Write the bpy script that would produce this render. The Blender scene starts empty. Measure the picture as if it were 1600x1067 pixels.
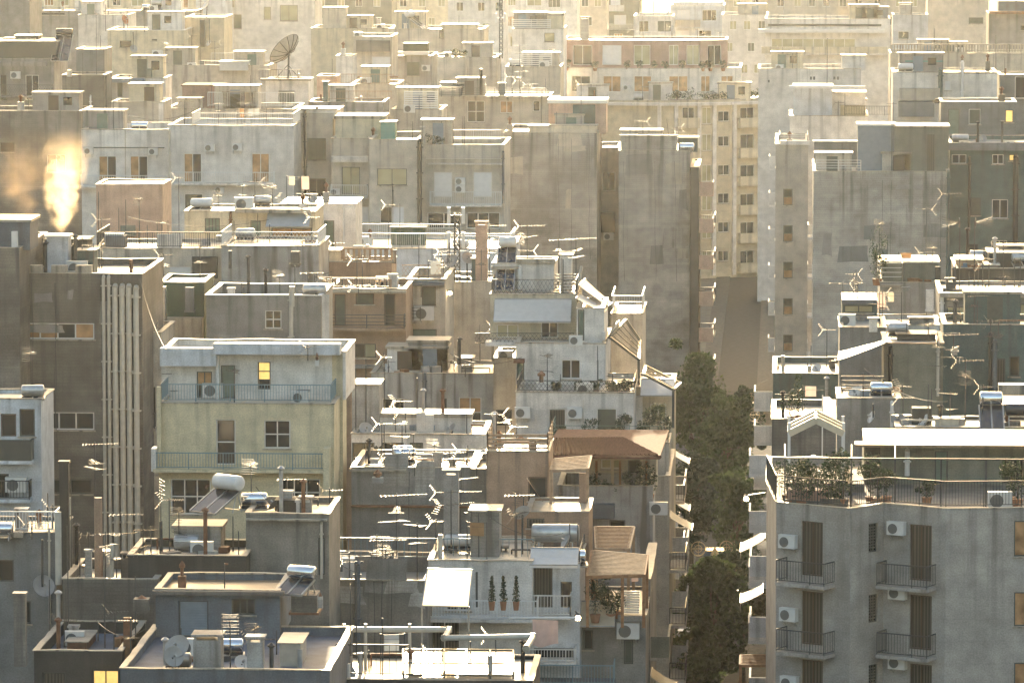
import bpy, bmesh, math, random
from mathutils import Vector, Matrix
random.seed(11)
R = random.Random(5)
rad = math.radians

# ------------------------------------------------------------------ camera, sky, sun, exposure
F, CX, CY, CAMZ = 8000.0, 800.0, 533.5, 50.0      # focal length in photo pixels, image centre, camera height
PITCH, YAW = rad(5.877), rad(3.062)
scene = bpy.context.scene
col = scene.collection
cam_d = bpy.data.cameras.new('camera'); cam = bpy.data.objects.new('camera', cam_d); col.objects.link(cam)
cam.location = (0, 0, CAMZ); cam.rotation_euler = (math.pi/2 - PITCH, 0, YAW)
cam_d.sensor_width = 36; cam_d.lens = 36*F/1600; cam_d.clip_end = 6000; cam_d.clip_start = 1
scene.camera = cam
SUN_EL, SUN_AZ = rad(9.0), rad(-3.5)            # azimuth from the street direction (+Y), negative = to the left
world = bpy.data.worlds.new('World'); scene.world = world; world.use_nodes = True
wn = world.node_tree.nodes; wl = world.node_tree.links
sky = wn.new('ShaderNodeTexSky'); sky.sky_type = 'NISHITA'; sky.sun_disc = False
sky.sun_elevation = SUN_EL; sky.sun_rotation = SUN_AZ % (2*math.pi); sky.air_density = 1.0; sky.dust_density = 5.0; sky.ozone_density = .3
wl.new(sky.outputs[0], wn['Background'].inputs[0]); wn['Background'].inputs[1].default_value = 0.15
sun_d = bpy.data.lights.new('sun', 'SUN'); sun_d.energy = 2.6; sun_d.angle = rad(0.6); sun_d.color = (1.0, 0.81, 0.54)
sun = bpy.data.objects.new('sun', sun_d); col.objects.link(sun); sun.location = (0, 0, 200)
SDIR = Vector((math.sin(SUN_AZ)*math.cos(SUN_EL), math.cos(SUN_AZ)*math.cos(SUN_EL), math.sin(SUN_EL)))
sun.rotation_euler = SDIR.to_track_quat('Z', 'Y').to_euler()
vs = scene.view_settings
vs.view_transform = 'Standard'; vs.look = 'None'; vs.gamma = 1; vs.use_curve_mapping = False; vs.exposure = 1.9
cy = scene.cycles
scene.render.engine = 'CYCLES'
cy.use_denoising = True
cy.max_bounces = 6; cy.diffuse_bounces = 3; cy.glossy_bounces = 3; cy.volume_bounces = 1; cy.transmission_bounces = 4
cy.transparent_max_bounces = 8; cy.sample_clamp_indirect = 6
cy.volume_step_rate = 1.0; cy.volume_max_steps = 128

HAZE = 0.000028
# ------------------------------------------------------------------ pixel -> ray
_f = Vector((-math.sin(YAW)*math.cos(PITCH), math.cos(YAW)*math.cos(PITCH), -math.sin(PITCH)))
_r = Vector((math.cos(YAW), math.sin(YAW), 0))
_u = _r.cross(_f)
CAM = Vector((0, 0, CAMZ))
def ray(px, py): return (_f*F + _r*(px-CX) + _u*(CY-py))
def atY(px, py, Y):
    d = ray(px, py); return CAM + d*(Y/d.y)
def atZ(px, py, z):
    d = ray(px, py); return CAM + d*((z-CAMZ)/d.z)
def proj(p):
    v = Vector(p)-CAM; k = F/v.dot(_f)
    return CX + v.dot(_r)*k, CY - v.dot(_u)*k
def xAt(px, Y, z):
    """world X of the point at depth Y, height z whose image column is px"""
    x = 0.0
    for _ in range(3):
        q, _y = proj((x, Y, z)); x += (px-q)*Y/F
    return x
TS = 3.9525
TILES = {k: (400*(i % 4), (0, 260, 530, 797)[i//4]) for i, k in enumerate('ABCDEFGHIJKLMNOQ')}
def T(t, x, y):
    if t is None: return x, y
    a, b = TILES[t]; return a + x/TS, b + y/TS

# ------------------------------------------------------------------ mesh builder
class MB:
    def __init__(s): s.v = []; s.f = []; s.m = []; s.cur = 0
    def quad(s, *p):
        n = len(s.v); s.v += [tuple(q) for q in p]; s.f.append(tuple(range(n, n+len(p)))); s.m.append(s.cur)
    def box(s, x0, x1, y0, y1, z0, z1):
        n = len(s.v)
        s.v += [(x0,y0,z0),(x1,y0,z0),(x1,y1,z0),(x0,y1,z0),(x0,y0,z1),(x1,y0,z1),(x1,y1,z1),(x0,y1,z1)]
        for q in ((0,3,2,1),(4,5,6,7),(0,1,5,4),(1,2,6,5),(2,3,7,6),(3,0,4,7)):
            s.f.append(tuple(n+i for i in q)); s.m.append(s.cur)
    def obox(s, c, ax, ay, az):
        """oriented box: centre and three half-axis vectors"""
        c, ax, ay, az = map(Vector, (c, ax, ay, az)); n = len(s.v)
        for k in (-1, 1):
            for i, j in ((-1,-1),(1,-1),(1,1),(-1,1)): s.v.append(tuple(c+ax*i+ay*j+az*k))
        for q in ((0,3,2,1),(4,5,6,7),(0,1,5,4),(1,2,6,5),(2,3,7,6),(3,0,4,7)):
            s.f.append(tuple(n+i for i in q)); s.m.append(s.cur)
    def bar(s, p, q, w, h=None):
        p, q = Vector(p), Vector(q); d = q-p; L = d.length
        if L < 1e-5: return
        d /= L; up = Vector((0,0,1)) if abs(d.z) < .9 else Vector((1,0,0))
        a = d.cross(up).normalized(); b = a.cross(d)
        s.obox((p+q)/2, d*L/2, a*w/2, b*(h or w)/2)
    def tube(s, p, q, r0, r1=None, n=8, cap=True):
        p, q = Vector(p), Vector(q); r1 = r0 if r1 is None else r1; d = (q-p)
        if d.length < 1e-6: return
        d.normalize(); up = Vector((0,0,1)) if abs(d.z) < .9 else Vector((1,0,0))
        a = d.cross(up).normalized(); b = d.cross(a); k = len(s.v)
        for c, r in ((p, r0), (q, r1)):
            for i in range(n):
                t = 2*math.pi*i/n; s.v.append(tuple(c + a*math.cos(t)*r + b*math.sin(t)*r))
        for i in range(n):
            j = (i+1) % n; s.f.append((k+i, k+j, k+n+j, k+n+i)); s.m.append(s.cur)
        if cap:
            s.f.append(tuple(k+i for i in reversed(range(n)))); s.m.append(s.cur)
            s.f.append(tuple(k+n+i for i in range(n))); s.m.append(s.cur)
    def lathe(s, c, ax, prof, n=14):
        """profile [(t along ax, radius)]"""
        c = Vector(c); d = Vector(ax).normalized(); up = Vector((0,0,1)) if abs(d.z) < .9 else Vector((1,0,0))
        a = d.cross(up).normalized(); b = d.cross(a); k = len(s.v)
        for t, r in prof:
            for i in range(n):
                w = 2*math.pi*i/n; s.v.append(tuple(c + d*t + a*math.cos(w)*r + b*math.sin(w)*r))
        for j in range(len(prof)-1):
            for i in range(n):
                i2 = (i+1) % n
                s.f.append((k+j*n+i, k+j*n+i2, k+(j+1)*n+i2, k+(j+1)*n+i)); s.m.append(s.cur)
    def torus(s, c, ax, Rr, r, n=20, m=5):
        c = Vector(c); d = Vector(ax).normalized(); up = Vector((0,0,1)) if abs(d.z) < .9 else Vector((1,0,0))
        a = d.cross(up).normalized(); b = d.cross(a); k = len(s.v)
        for i in range(n):
            w = 2*math.pi*i/n; e = a*math.cos(w)+b*math.sin(w)
            for j in range(m):
                t = 2*math.pi*j/m; s.v.append(tuple(c + e*(Rr+r*math.cos(t)) + d*r*math.sin(t)))
        for i in range(n):
            for j in range(m):
                i2, j2 = (i+1) % n, (j+1) % m
                s.f.append((k+i*m+j, k+i2*m+j, k+i2*m+j2, k+i*m+j2)); s.m.append(s.cur)
    def leaves(s, c, rx, ry, rz, n, size, rnd, hollow=.25):
        for _ in range(n):
            while True:
                p = Vector((rnd.uniform(-1,1), rnd.uniform(-1,1), rnd.uniform(-1,1)))
                l = p.length
                if l <= 1 and l > hollow: break
            q = Vector((c[0]+p.x*rx, c[1]+p.y*ry, c[2]+p.z*rz))
            a = Vector((rnd.gauss(0,1), rnd.gauss(0,1), rnd.gauss(0,1))).normalized()
            b = a.cross(Vector((rnd.gauss(0,1), rnd.gauss(0,1), rnd.gauss(0,1)))).normalized()
            z = size*rnd.uniform(.6, 1.3)
            s.quad(q-a*z-b*z*.1, q-b*z*.45, q+a*z, q+b*z*.5)

def link(o, parent=None):
    col.objects.link(o)
    if parent is not None: o.parent = parent
    return o
def mesh_obj(name, mb, mats, parent=None, smooth=False):
    """mb is in world coordinates; the object's origin is its parent's location, or its own base"""
    if not isinstance(mats, (list, tuple)): mats = [mats]
    if parent is not None: o0 = ORI[parent.name]
    else:
        n = max(1, len(mb.v)); o0 = Vector((sum(v[0] for v in mb.v)/n, sum(v[1] for v in mb.v)/n, min(v[2] for v in mb.v)))
    me = bpy.data.meshes.new(name)
    me.from_pydata([(v[0]-o0.x, v[1]-o0.y, v[2]-o0.z) for v in mb.v], [], mb.f)
    for m in mats: me.materials.append(MAT[m] if isinstance(m, str) else m)
    me.update()
    if len(mats) > 1: me.polygons.foreach_set('material_index', mb.m)
    if smooth: me.polygons.foreach_set('use_smooth', [True]*len(me.polygons))
    # UV in metres: u along the surface, v = distance below the top edge
    zt = max(v[2] for v in mb.v); uv = me.uv_layers.new(name='UVMap'); buf = [0.0]*(2*len(me.loops))
    off = (o0.x*1.7 + o0.y*.37) % 97
    for p in me.polygons:
        n = p.normal
        for li in p.loop_indices:
            w = mb.v[me.loops[li].vertex_index]
            if abs(n.z) > .7: u, v = w[0], w[1]
            elif abs(n.y) >= abs(n.x): u, v = w[0]+off, zt-w[2]
            else: u, v = w[1]+off, zt-w[2]
            buf[2*li] = u; buf[2*li+1] = v
    uv.data.foreach_set('uv', buf)
    o = bpy.data.objects.new(name, me); link(o, parent)
    if parent is None: o.location = o0
    ORI[o.name] = o0
    return o
ORI = {}
THINGS = []
def thing(name, label, cat, loc, group=None):
    o = bpy.data.objects.new(name, None); link(o); o.location = loc; o.empty_display_size = .3
    ORI[o.name] = Vector(loc); tag(o, label, cat, group); return o
def tag(o, label, cat, group=None):
    o['label'] = label; o['category'] = cat
    if group: o['group'] = group
    THINGS.append(o); return o
def struct(o, kind='structure'): o['kind'] = kind; return o

# ------------------------------------------------------------------ materials
MAT = {}
def newmat(name):
    m = bpy.data.materials.new(name); m.use_nodes = True; MAT[name] = m
    nt = m.node_tree; return m, nt.nodes, nt.links, nt.nodes['Principled BSDF']
def simple(name, c, rough=.6, metal=0, spec=.5, var=.25, scale=3.0, emit=None, trans=0, bump=0):
    m, N, L, b = newmat(name)
    tc = N.new('ShaderNodeTexCoord'); nz = N.new('ShaderNodeTexNoise'); nz.inputs['Scale'].default_value = scale; nz.inputs['Detail'].default_value = 5
    L.new(tc.outputs['Object'], nz.inputs['Vector'])
    mr = N.new('ShaderNodeMapRange'); mr.inputs[1].default_value = .3; mr.inputs[2].default_value = .7
    mr.inputs[3].default_value = 1-var; mr.inputs[4].default_value = 1+var*.4; L.new(nz.outputs[0], mr.inputs[0])
    mx = N.new('ShaderNodeMix'); mx.data_type = 'RGBA'; mx.blend_type = 'MULTIPLY'; mx.inputs[0].default_value = 1
    mx.inputs[6].default_value = (*c, 1); L.new(mr.outputs[0], mx.inputs[7]); L.new(mx.outputs[2], b.inputs['Base Color'])
    b.inputs['Roughness'].default_value = rough; b.inputs['Metallic'].default_value = metal; b.inputs['Specular IOR Level'].default_value = spec
    if bump:
        bp = N.new('ShaderNodeBump'); bp.inputs['Strength'].default_value = bump; bp.inputs['Distance'].default_value = .03
        L.new(nz.outputs[0], bp.inputs['Height']); L.new(bp.outputs[0], b.inputs['Normal'])
    if emit: b.inputs['Emission Color'].default_value = (*emit[0], 1); b.inputs['Emission Strength'].default_value = emit[1]
    if trans:
        tr = N.new('ShaderNodeBsdfTranslucent'); L.new(mx.outputs[2], tr.inputs[0])
        ms = N.new('ShaderNodeMixShader'); ms.inputs[0].default_value = trans
        L.new(b.outputs[0], ms.inputs[1]); L.new(tr.outputs[0], ms.inputs[2]); L.new(ms.outputs[0], N['Material Output'].inputs[0])
    return m
def plaster(name, c, stain=.6, rough=.8, spec=.3, sc=(.085,.08,.072), patch=.22, reach=4.0, course=0):
    m, N, L, b = newmat(name)
    tc = N.new('ShaderNodeTexCoord'); sep = N.new('ShaderNodeSeparateXYZ'); L.new(tc.outputs['UV'], sep.inputs[0])
    def noise(scale, vec=None, detail=5, mp=None):
        n = N.new('ShaderNodeTexNoise'); n.inputs['Scale'].default_value = scale; n.inputs['Detail'].default_value = detail
        if mp:
            k = N.new('ShaderNodeMapping'); k.inputs['Scale'].default_value = (*mp, 1); L.new(tc.outputs['UV'], k.inputs[0]); L.new(k.outputs[0], n.inputs['Vector'])
        else: L.new(tc.outputs['UV'], n.inputs['Vector'])
        return n.outputs[0]
    def rng(src, a, b_, c_, d, smooth=False):
        r = N.new('ShaderNodeMapRange'); r.interpolation_type = 'SMOOTHSTEP' if smooth else 'LINEAR'
        for i, v in enumerate((a, b_, c_, d)): r.inputs[i+1].default_value = v
        L.new(src, r.inputs[0]); return r.outputs[0]
    def mul(a, b_):
        q = N.new('ShaderNodeMath'); q.operation = 'MULTIPLY'
        for i, v in enumerate((a, b_)):
            if isinstance(v, (int, float)): q.inputs[i].default_value = v
            else: L.new(v, q.inputs[i])
        return q.outputs[0]
    big = rng(noise(.22, detail=4), .35, .68, 1-patch, 1.06)
    mid = rng(noise(1.3, detail=8), .3, .7, .80, 1.12)
    finen = noise(14, detail=3); fine = rng(finen, .25, .75, .78, 1.16)
    form = N.new('ShaderNodeMath'); form.operation = 'PINGPONG'; form.inputs[1].default_value = .5
    L.new(mul(sep.outputs[1], 1.0), form.inputs[0])
    board = rng(form.outputs[0], 0, .06, .95, 1.0)
    oi = N.new('ShaderNodeObjectInfo'); var = rng(oi.outputs['Random'], 0, 1, .9, 1.07)
    val = mul(mul(mul(big, mid), mul(fine, var)), board)
    if course:
        br = N.new('ShaderNodeTexBrick'); L.new(tc.outputs['UV'], br.inputs['Vector']); br.inputs['Scale'].default_value = 1.0; br.inputs['Brick Width'].default_value = .9; br.inputs['Row Height'].default_value = .17; br.inputs['Mortar Size'].default_value = .02
        br.inputs['Color1'].default_value = (1,1,1,1); br.inputs['Color2'].default_value = (1-course*.7,)*3+(1,); br.inputs['Mortar'].default_value = (1-course*1.6,)*3+(1,)
        val = mul(val, br.outputs['Color'])
        sl = N.new('ShaderNodeMath'); sl.operation = 'PINGPONG'; sl.inputs[1].default_value = 1.55; L.new(sep.outputs[1], sl.inputs[0]); val = mul(val, rng(sl.outputs[0], .0, .16, 1.16, 1.0))
        val = mul(val, rng(noise(1, mp=(.16, .5), detail=3), .48, .53, .88, 1.03))
    mx = N.new('ShaderNodeMix'); mx.data_type = 'RGBA'; mx.blend_type = 'MULTIPLY'; mx.inputs[0].default_value = 1
    mx.inputs[6].default_value = (*c, 1); L.new(val, mx.inputs[7])
    streak = rng(noise(1, mp=(1.9, .12), detail=7), .48, .68, 0, 1, True)
    fall = rng(sep.outputs[1], 0, reach, 1, .12)
    fac = mul(mul(streak, fall), stain)
    blot = rng(noise(.55, detail=7), .56, .76, 0, stain*.5, True)
    ad = N.new('ShaderNodeMath'); ad.operation = 'MAXIMUM'; L.new(fac, ad.inputs[0]); L.new(blot, ad.inputs[1])
    m2 = N.new('ShaderNodeMix'); m2.data_type = 'RGBA'; L.new(ad.outputs[0], m2.inputs[0]); L.new(mx.outputs[2], m2.inputs[6]); m2.inputs[7].default_value = (*sc, 1)
    L.new(m2.outputs[2], b.inputs['Base Color'])
    b.inputs['Roughness'].default_value = rough; b.inputs['Specular IOR Level'].default_value = spec
    bp = N.new('ShaderNodeBump'); bp.inputs['Strength'].default_value = .35; bp.inputs['Distance'].default_value = .02
    L.new(finen, bp.inputs['Height']); L.new(bp.outputs[0], b.inputs['Normal'])
    return m
plaster('white', (.76,.72,.665), .45)
plaster('cool_white', (.60,.62,.64), .5)
plaster('cream', (.64,.565,.42), .5)
plaster('yellow', (.64,.55,.37), .4, patch=.15)
plaster('cornergrey', (.41,.38,.345), .6, patch=.2, reach=6)
plaster('beige', (.53,.475,.40), .6)
plaster('grey', (.33,.315,.295), .75, patch=.35)
plaster('concrete', (.49,.455,.41), .85, patch=.35, reach=7, course=.10)
plaster('dirty', (.24,.215,.19), .9, patch=.45, reach=9, course=.08)
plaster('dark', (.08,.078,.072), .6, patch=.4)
plaster('conc_plain', (.27,.245,.215), .8, patch=.4, reach=6)
plaster('pink', (.58,.40,.30), .3, patch=.12)
plaster('brown', (.40,.27,.19), .6)
plaster('redwall', (.40,.26,.21), .3)
plaster('teal', (.105,.15,.145), .6)
plaster('olive', (.22,.22,.18), .6)
plaster('slate', (.22,.225,.225), .45, patch=.2)
plaster('bluegrey', (.14,.16,.185), .5)
plaster('peel', (.50,.48,.45), 1.0, patch=.5, sc=(.12,.10,.085), reach=12)
plaster('greensheet', (.06,.10,.07), .3)
plaster('roof_conc', (.46,.42,.36), .5, rough=.42, spec=.6, patch=.4)
plaster('roof_light', (.62,.55,.44), .35, rough=.36, spec=.7, patch=.25)
plaster('roof_brown', (.36,.25,.15), .6, rough=.45, spec=.5, patch=.4)
plaster('roof_blue', (.13,.16,.21), .4, rough=.75, spec=.3, patch=.25)
plaster('coping', (.46,.40,.32), 1.0, rough=.6, spec=.5, patch=.25)
simple('frame_white', (.68,.66,.62), .6, var=.08)
simple('frame_dark', (.06,.065,.06), .45, var=.1)
simple('frame_brown', (.07,.045,.03), .5, var=.2)
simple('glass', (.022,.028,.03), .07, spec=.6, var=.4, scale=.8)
simple('glass_warm', (.42,.24,.12), .18, spec=.5, var=.6, scale=1.6)  # warm reflections put into the pane colour
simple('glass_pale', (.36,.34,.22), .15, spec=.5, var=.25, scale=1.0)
simple('curtain', (.035,.032,.027), .3, spec=.5, var=.5, scale=2.5)
_cm = MAT['curtain']; _N = _cm.node_tree.nodes; _L = _cm.node_tree.links
_tc = _N.new('ShaderNodeTexCoord'); _mp = _N.new('ShaderNodeMapping'); _mp.inputs['Scale'].default_value = (1, 1, .06); _L.new(_tc.outputs['Object'], _mp.inputs[0])
_wv = _N.new('ShaderNodeTexWave'); _wv.inputs['Scale'].default_value = 2.2; _wv.inputs['Distortion'].default_value = 3.0; _L.new(_mp.outputs[0], _wv.inputs['Vector'])
_m2 = _N.new('ShaderNodeMix'); _m2.data_type = 'RGBA'; _m2.inputs[6].default_value = (.02,.018,.015,1); _m2.inputs[7].default_value = (.10,.092,.078,1); _L.new(_wv.outputs[1], _m2.inputs[0]); _L.new(_m2.outputs[2], _N['Principled BSDF'].inputs['Base Color'])
simple('shutter', (.09,.10,.08), .6, var=.2)
simple('blind', (.66,.66,.66), .5, var=.08)
simple('doorgreen', (.13,.18,.15), .5, var=.2)
simple('doorblue', (.19,.23,.27), .5, var=.15)
simple('lit', (.8,.55,.2), .4, emit=((1,.60,.16), .28), var=.4, scale=2.0)
simple('rail_dark', (.05,.05,.05), .5, var=.1)
simple('rail_teal', (.16,.24,.27), .5, var=.1)
simple('rail_white', (.62,.62,.60), .45, var=.1)
simple('steel', (.42,.41,.39), .38, metal=.85, var=.25)
simple('aerial', (.11,.10,.09), .5, metal=.25, spec=.35, var=.4)
simple('mast', (.09,.085,.08), .5, metal=.3, var=.3)
simple('chrome', (.72,.74,.76), .16, metal=1, var=.08)
simple('tankwhite', (.68,.66,.63), .35, var=.1)
simple('collector', (.02,.025,.035), .12, spec=.6, var=.3)
simple('dishgrey', (.36,.345,.33), .5, var=.15)
simple('dishrust', (.42,.15,.07), .55, var=.2)
simple('acwhite', (.64,.63,.60), .45, var=.1)
simple('acdark', (.13,.13,.125), .6, var=.1)
simple('awnwhite', (.74,.73,.71), .6, var=.08, trans=.35)
simple('awncream', (.66,.58,.44), .6, var=.12, trans=.35)
simple('awngrey', (.42,.45,.46), .5, var=.12, trans=.2)
simple('awnbrown', (.34,.20,.10), .6, var=.25, trans=.3)
simple('cloth', (.58,.44,.40), .8, var=.15, trans=.4)
simple('glaresheet', (.95,.92,.86), .25, var=.02, trans=.92)
simple('wood', (.30,.16,.085), .85, spec=.15, var=.35, scale=6)
simple('woodpale', (.42,.29,.19), .85, spec=.15, var=.3, scale=6)
simple('woodcream', (.62,.52,.38), .5, var=.15)
simple('tile', (.17,.08,.055), .9, spec=.15, var=.4, scale=5)
simple('plastpipe', (.50,.46,.39), .45, var=.15)
simple('blackpipe', (.02,.02,.02), .45, var=.2)
simple('rust', (.22,.10,.05), .7, var=.5)
simple('polyc', (.62,.58,.50), .22, spec=.6, var=.15, trans=.3)
simple('tin', (.50,.50,.49), .35, metal=.6, var=.25)
simple('greenpaint', (.03,.26,.07), .5, var=.1)
simple('tealpaint', (.05,.22,.20), .5, var=.1)
simple('pot', (.32,.15,.08), .7, var=.2)
simple('bark', (.10,.075,.05), .9, var=.4, scale=8)
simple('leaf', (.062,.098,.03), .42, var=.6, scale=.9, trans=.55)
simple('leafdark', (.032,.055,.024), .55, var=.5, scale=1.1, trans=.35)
simple('asphalt', (.045,.045,.045), .95, spec=.15, var=.3, scale=2)
simple('pavement', (.13,.125,.115), .95, spec=.15, var=.3, scale=1.5)
simple('cobble', (.09,.088,.08), .95, spec=.15, var=.4, scale=4)
simple('carblack', (.02,.022,.025), .2, spec=.6, var=.05)
simple('carwhite', (.66,.67,.68), .25, spec=.6, var=.05)
simple('cargrey', (.22,.23,.24), .25, spec=.6, var=.05)
simple('rubber', (.02,.02,.02), .8, var=.1)
simple('headlamp', (.75,.75,.72), .15, var=.05)
simple('lampglow', (1,.85,.6), .4, emit=((1,.75,.4), 14.0), var=0)
simple('wire', (.05,.05,.05), .6, var=.1)
simple('gold', (.42,.33,.20), .4, metal=.7, var=.2)

# ------------------------------------------------------------------ buildings
BL = {}
def offset_poly(P, d):
    """inset a counter-clockwise footprint by d (mitred)"""
    n = len(P); out = []
    for i in range(n):
        a, b, c = Vector(P[i-1]), Vector(P[i]), Vector(P[(i+1) % n])
        e1 = (b-a).normalized(); e2 = (c-b).normalized()
        n1 = Vector((-e1.y, e1.x)); n2 = Vector((-e2.y, e2.x))
        k = 1 + n1.dot(n2)
        m = (n1+n2)/max(k, .3)
        out.append(tuple(b + m*d))
    return out
def wall_seg(mb, p0, p1, z0, z1, holes, rev=.2):
    """outer wall from p0 to p1 (outside on the right of p0->p1 when seen from above), with real openings"""
    p0, p1 = Vector(p0), Vector(p1); L = (p1-p0).length; e = (p1-p0)/L; inn = Vector((-e.y, e.x))
    hs = []
    for (a, b, c, d) in holes:
        a, b, c, d = max(.02, a), min(L-.02, b), max(z0+.02, c), min(z1-.02, d)
        if b-a > .05 and d-c > .05: hs.append((a, b, c, d))
    us = sorted({0, L, *[h[0] for h in hs], *[h[1] for h in hs]}); zs = sorted({z0, z1, *[h[2] for h in hs], *[h[3] for h in hs]})
    def P(u, z, r=0): q = p0+e*u+inn*r; return (q.x, q.y, z)
    for i in range(len(us)-1):
        if us[i+1]-us[i] < 1e-4: continue
        um = (us[i]+us[i+1])/2; run = None
        for j in range(len(zs)-1):
            zm = (zs[j]+zs[j+1])/2
            solid = not any(h[0] < um < h[1] and h[2] < zm < h[3] for h in hs)
            if solid and zs[j+1]-zs[j] > 1e-4:
                mb.quad(P(us[i], zs[j]), P(us[i+1], zs[j]), P(us[i+1], zs[j+1]), P(us[i], zs[j+1]))
    for a, b, c, d in hs:
        mb.quad(P(a,c), P(b,c), P(b,c,rev), P(a,c,rev)); mb.quad(P(a,d,rev), P(b,d,rev), P(b,d), P(a,d))
        mb.quad(P(a,c,rev), P(a,d,rev), P(a,d), P(a,c)); mb.quad(P(b,c), P(b,d), P(b,d,rev), P(b,c,rev))
    return hs
class Bld:
    def __init__(s, key, label, ref, sc, x0, x1, yt, mat, depth=12, par=.6, on=None, part=None, yb=None, pts=None,
                 name='apartment_building', cat='building', roof='roof_conc', cop='coping', gz=0.0):
        s.key, s.ref, s.sc, s.mat, s.par, s.roofm, s.cop, s.depth = key, ref, sc, mat, par, roof, cop, depth
        s.part = part; s.f = []; s.xs = (x0, x1)
        Y = F/sc; s.Y = Y
        a = atY(x0, yt, Y); b = atY(x1, yt, Y); s.zt = (a.z+b.z)/2; s.xl, s.xr = a.x, b.x
        s.z0 = gz
        if on: s.z0 = BL[on].zr - .02
        if yb is not None: s.z0 = atY((x0+x1)/2, yb, Y).z
        if pts: front = [(xAt(px, Y+dy, s.zt), Y+dy) for px, dy in pts]
        else: front = [(s.xl, Y), (s.xr, Y)]
        s.front = front; s.xl, s.xr = front[0][0], front[-1][0]
        yb_ = max(q[1] for q in front)+depth
        s.foot = front + [(front[-1][0], yb_), (front[0][0], yb_)]; s.yback = yb_
        s.zr = s.zt - par
        if part: s.root = BL[part[0]].root; s.ref = BL[part[0]].ref
        else: s.root = thing(name, label, cat, ((s.xl+s.xr)/2, Y, s.z0))
        BL[key] = s
    # --- helpers
    def seg(s, px, py):
        best = None
        for i in range(len(s.front)-1):
            a, b = Vector(s.front[i]), Vector(s.front[i+1])
            d = ray(px, py); e = b-a; nrm = Vector((e.y, -e.x))
            t = (a-Vector((0,0))).dot(nrm)/(Vector((d.x, d.y)).dot(nrm)); p = CAM+d*t
            u = (Vector((p.x, p.y))-a).dot(e.normalized()); L = e.length
            o = max(0, -u, u-L)
            if best is None or o < best[0]: best = (o, i, u, p.z)
        return best[1], best[2], best[3]
    def roofp(s, px, d):
        y = s.Y+d; return Vector((xAt(px, y, s.zr), y, s.zr))
    # --- features (queued until finish)
    def win(s, t, x0, y0, x1, y1, c=2, r=1, f='frame_white', g='glass', nm='window', sill=True):
        a = T(t, x0, y0); b = T(t, x1, y1); s.f.append(('win', a[0], a[1], b[0], b[1], c, r, f, g, nm, sill)); return s
    def door(s, t, x0, y0, x1, y1, g='doorgreen', f='frame_dark', c=1, r=1): return s.win(t, x0, y0, x1, y1, c, r, f, g, 'door', False)
    def bal(s, t, x0, x1, y, out=1.1, h=.95, style='bar', m='rail_dark', sm=None, th=.16):
        a = T(t, x0, y); b = T(t, x1, y); s.f.append(('bal', a[0], b[0], a[1], out, h, style, m, sm or s.mat, th)); return s
    def led(s, t, x0, y0, x1, y1, out=.35, m=None, nm='ledge', dep=0):
        a = T(t, x0, y0); b = T(t, x1, y1); s.f.append(('led', a[0], a[1], b[0], b[1], out, m or s.mat, nm)); return s
    def pipe(s, t, x, y0, y1, r=.07, m='plastpipe', nm='drain_pipe'):
        a = T(t, x, y0); b = T(t, x, y1); s.f.append(('pipe', a[0], a[1], b[1], r, m, nm)); return s
    def ac(s, t, x, y, z=1.0, dark=False, flat=True):
        a = T(t, x, y); i, u, zz = s.seg(*a); p0, p1 = Vector(s.front[i]), Vector(s.front[i+1]); e = (p1-p0).normalized()
        q = p0+e*u; out = Vector((e.y, -e.x)); make_ac(q, zz, e, out, s.ref, z); return s
    def awn(s, t, x0, x1, y0, y1, out=1.2, m='awnwhite', val=.2, th=.03):
        a = T(t, x0, y0); b = T(t, x1, y1); z0 = atY(a[0], a[1], s.Y).z; z1 = atY(a[0], b[1], s.Y-out).z
        xl = atY(a[0], a[1], s.Y).x; xr = atY(b[0], a[1], s.Y).x
        awning((xl, s.Y-.02, z0), (xr, s.Y-.02, z0), (xl, s.Y-out, z1), (xr, s.Y-out, z1), m, s.ref, val); return s
    # --- finish
    def finish(s):
        if getattr(s, 'nomesh', False): return
        sub = s.part is not None
        holes = {i: [] for i in range(len(s.front)-1)}; wins = []
        for ft in s.f:
            if ft[0] == 'win':
                i, u0, za = s.seg((ft[1]+ft[3])/2, ft[2]); L = (Vector(s.front[i+1])-Vector(s.front[i])).length
                ym = (ft[2]+ft[4])/2
                def uu(px):
                    a, b = Vector(s.front[i]), Vector(s.front[i+1]); d = ray(px, ym); e = b-a; nrm = Vector((e.y, -e.x))
                    t = a.dot(nrm)/(Vector((d.x, d.y)).dot(nrm)); p = CAM+d*t; return (Vector((p.x, p.y))-a).dot(e.normalized()), p.z
                def zz(py):
                    a, b = Vector(s.front[i]), Vector(s.front[i+1]); d = ray((ft[1]+ft[3])/2, py); e = b-a; nrm = Vector((e.y, -e.x))
                    t = a.dot(nrm)/(Vector((d.x, d.y)).dot(nrm)); return (CAM+d*t).z
                h = (max(.03, uu(ft[1])[0]), min(L-.03, uu(ft[3])[0]), max(s.z0+.03, zz(ft[4])), min(s.zt-.03, zz(ft[2])))
                if h[1]-h[0] > .1 and h[3]-h[2] > .1: holes[i].append(h); wins.append((i, h, ft))
        mb = MB(); n = len(s.foot)
        for i in range(n):
            wall_seg(mb, s.foot[i], s.foot[(i+1) % n], s.z0, s.zt, holes.get(i, []))
        inn = offset_poly(s.foot, .18)
        if s.par > 0:
            for i in range(n):
                j = (i+1) % n; a, b = inn[i], inn[j]
                mb.quad((*b, s.zr), (*a, s.zr), (*a, s.zt), (*b, s.zt))
                mb.quad((*s.foot[i], s.zt), (*s.foot[j], s.zt), (*b, s.zt), (*a, s.zt))
        if not s.part: wall = mesh_obj('wall', mb, s.mat, s.root); lvl = s.root
        else: wall = mesh_obj(s.part[1], mb, s.mat, s.root); lvl = wall
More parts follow.
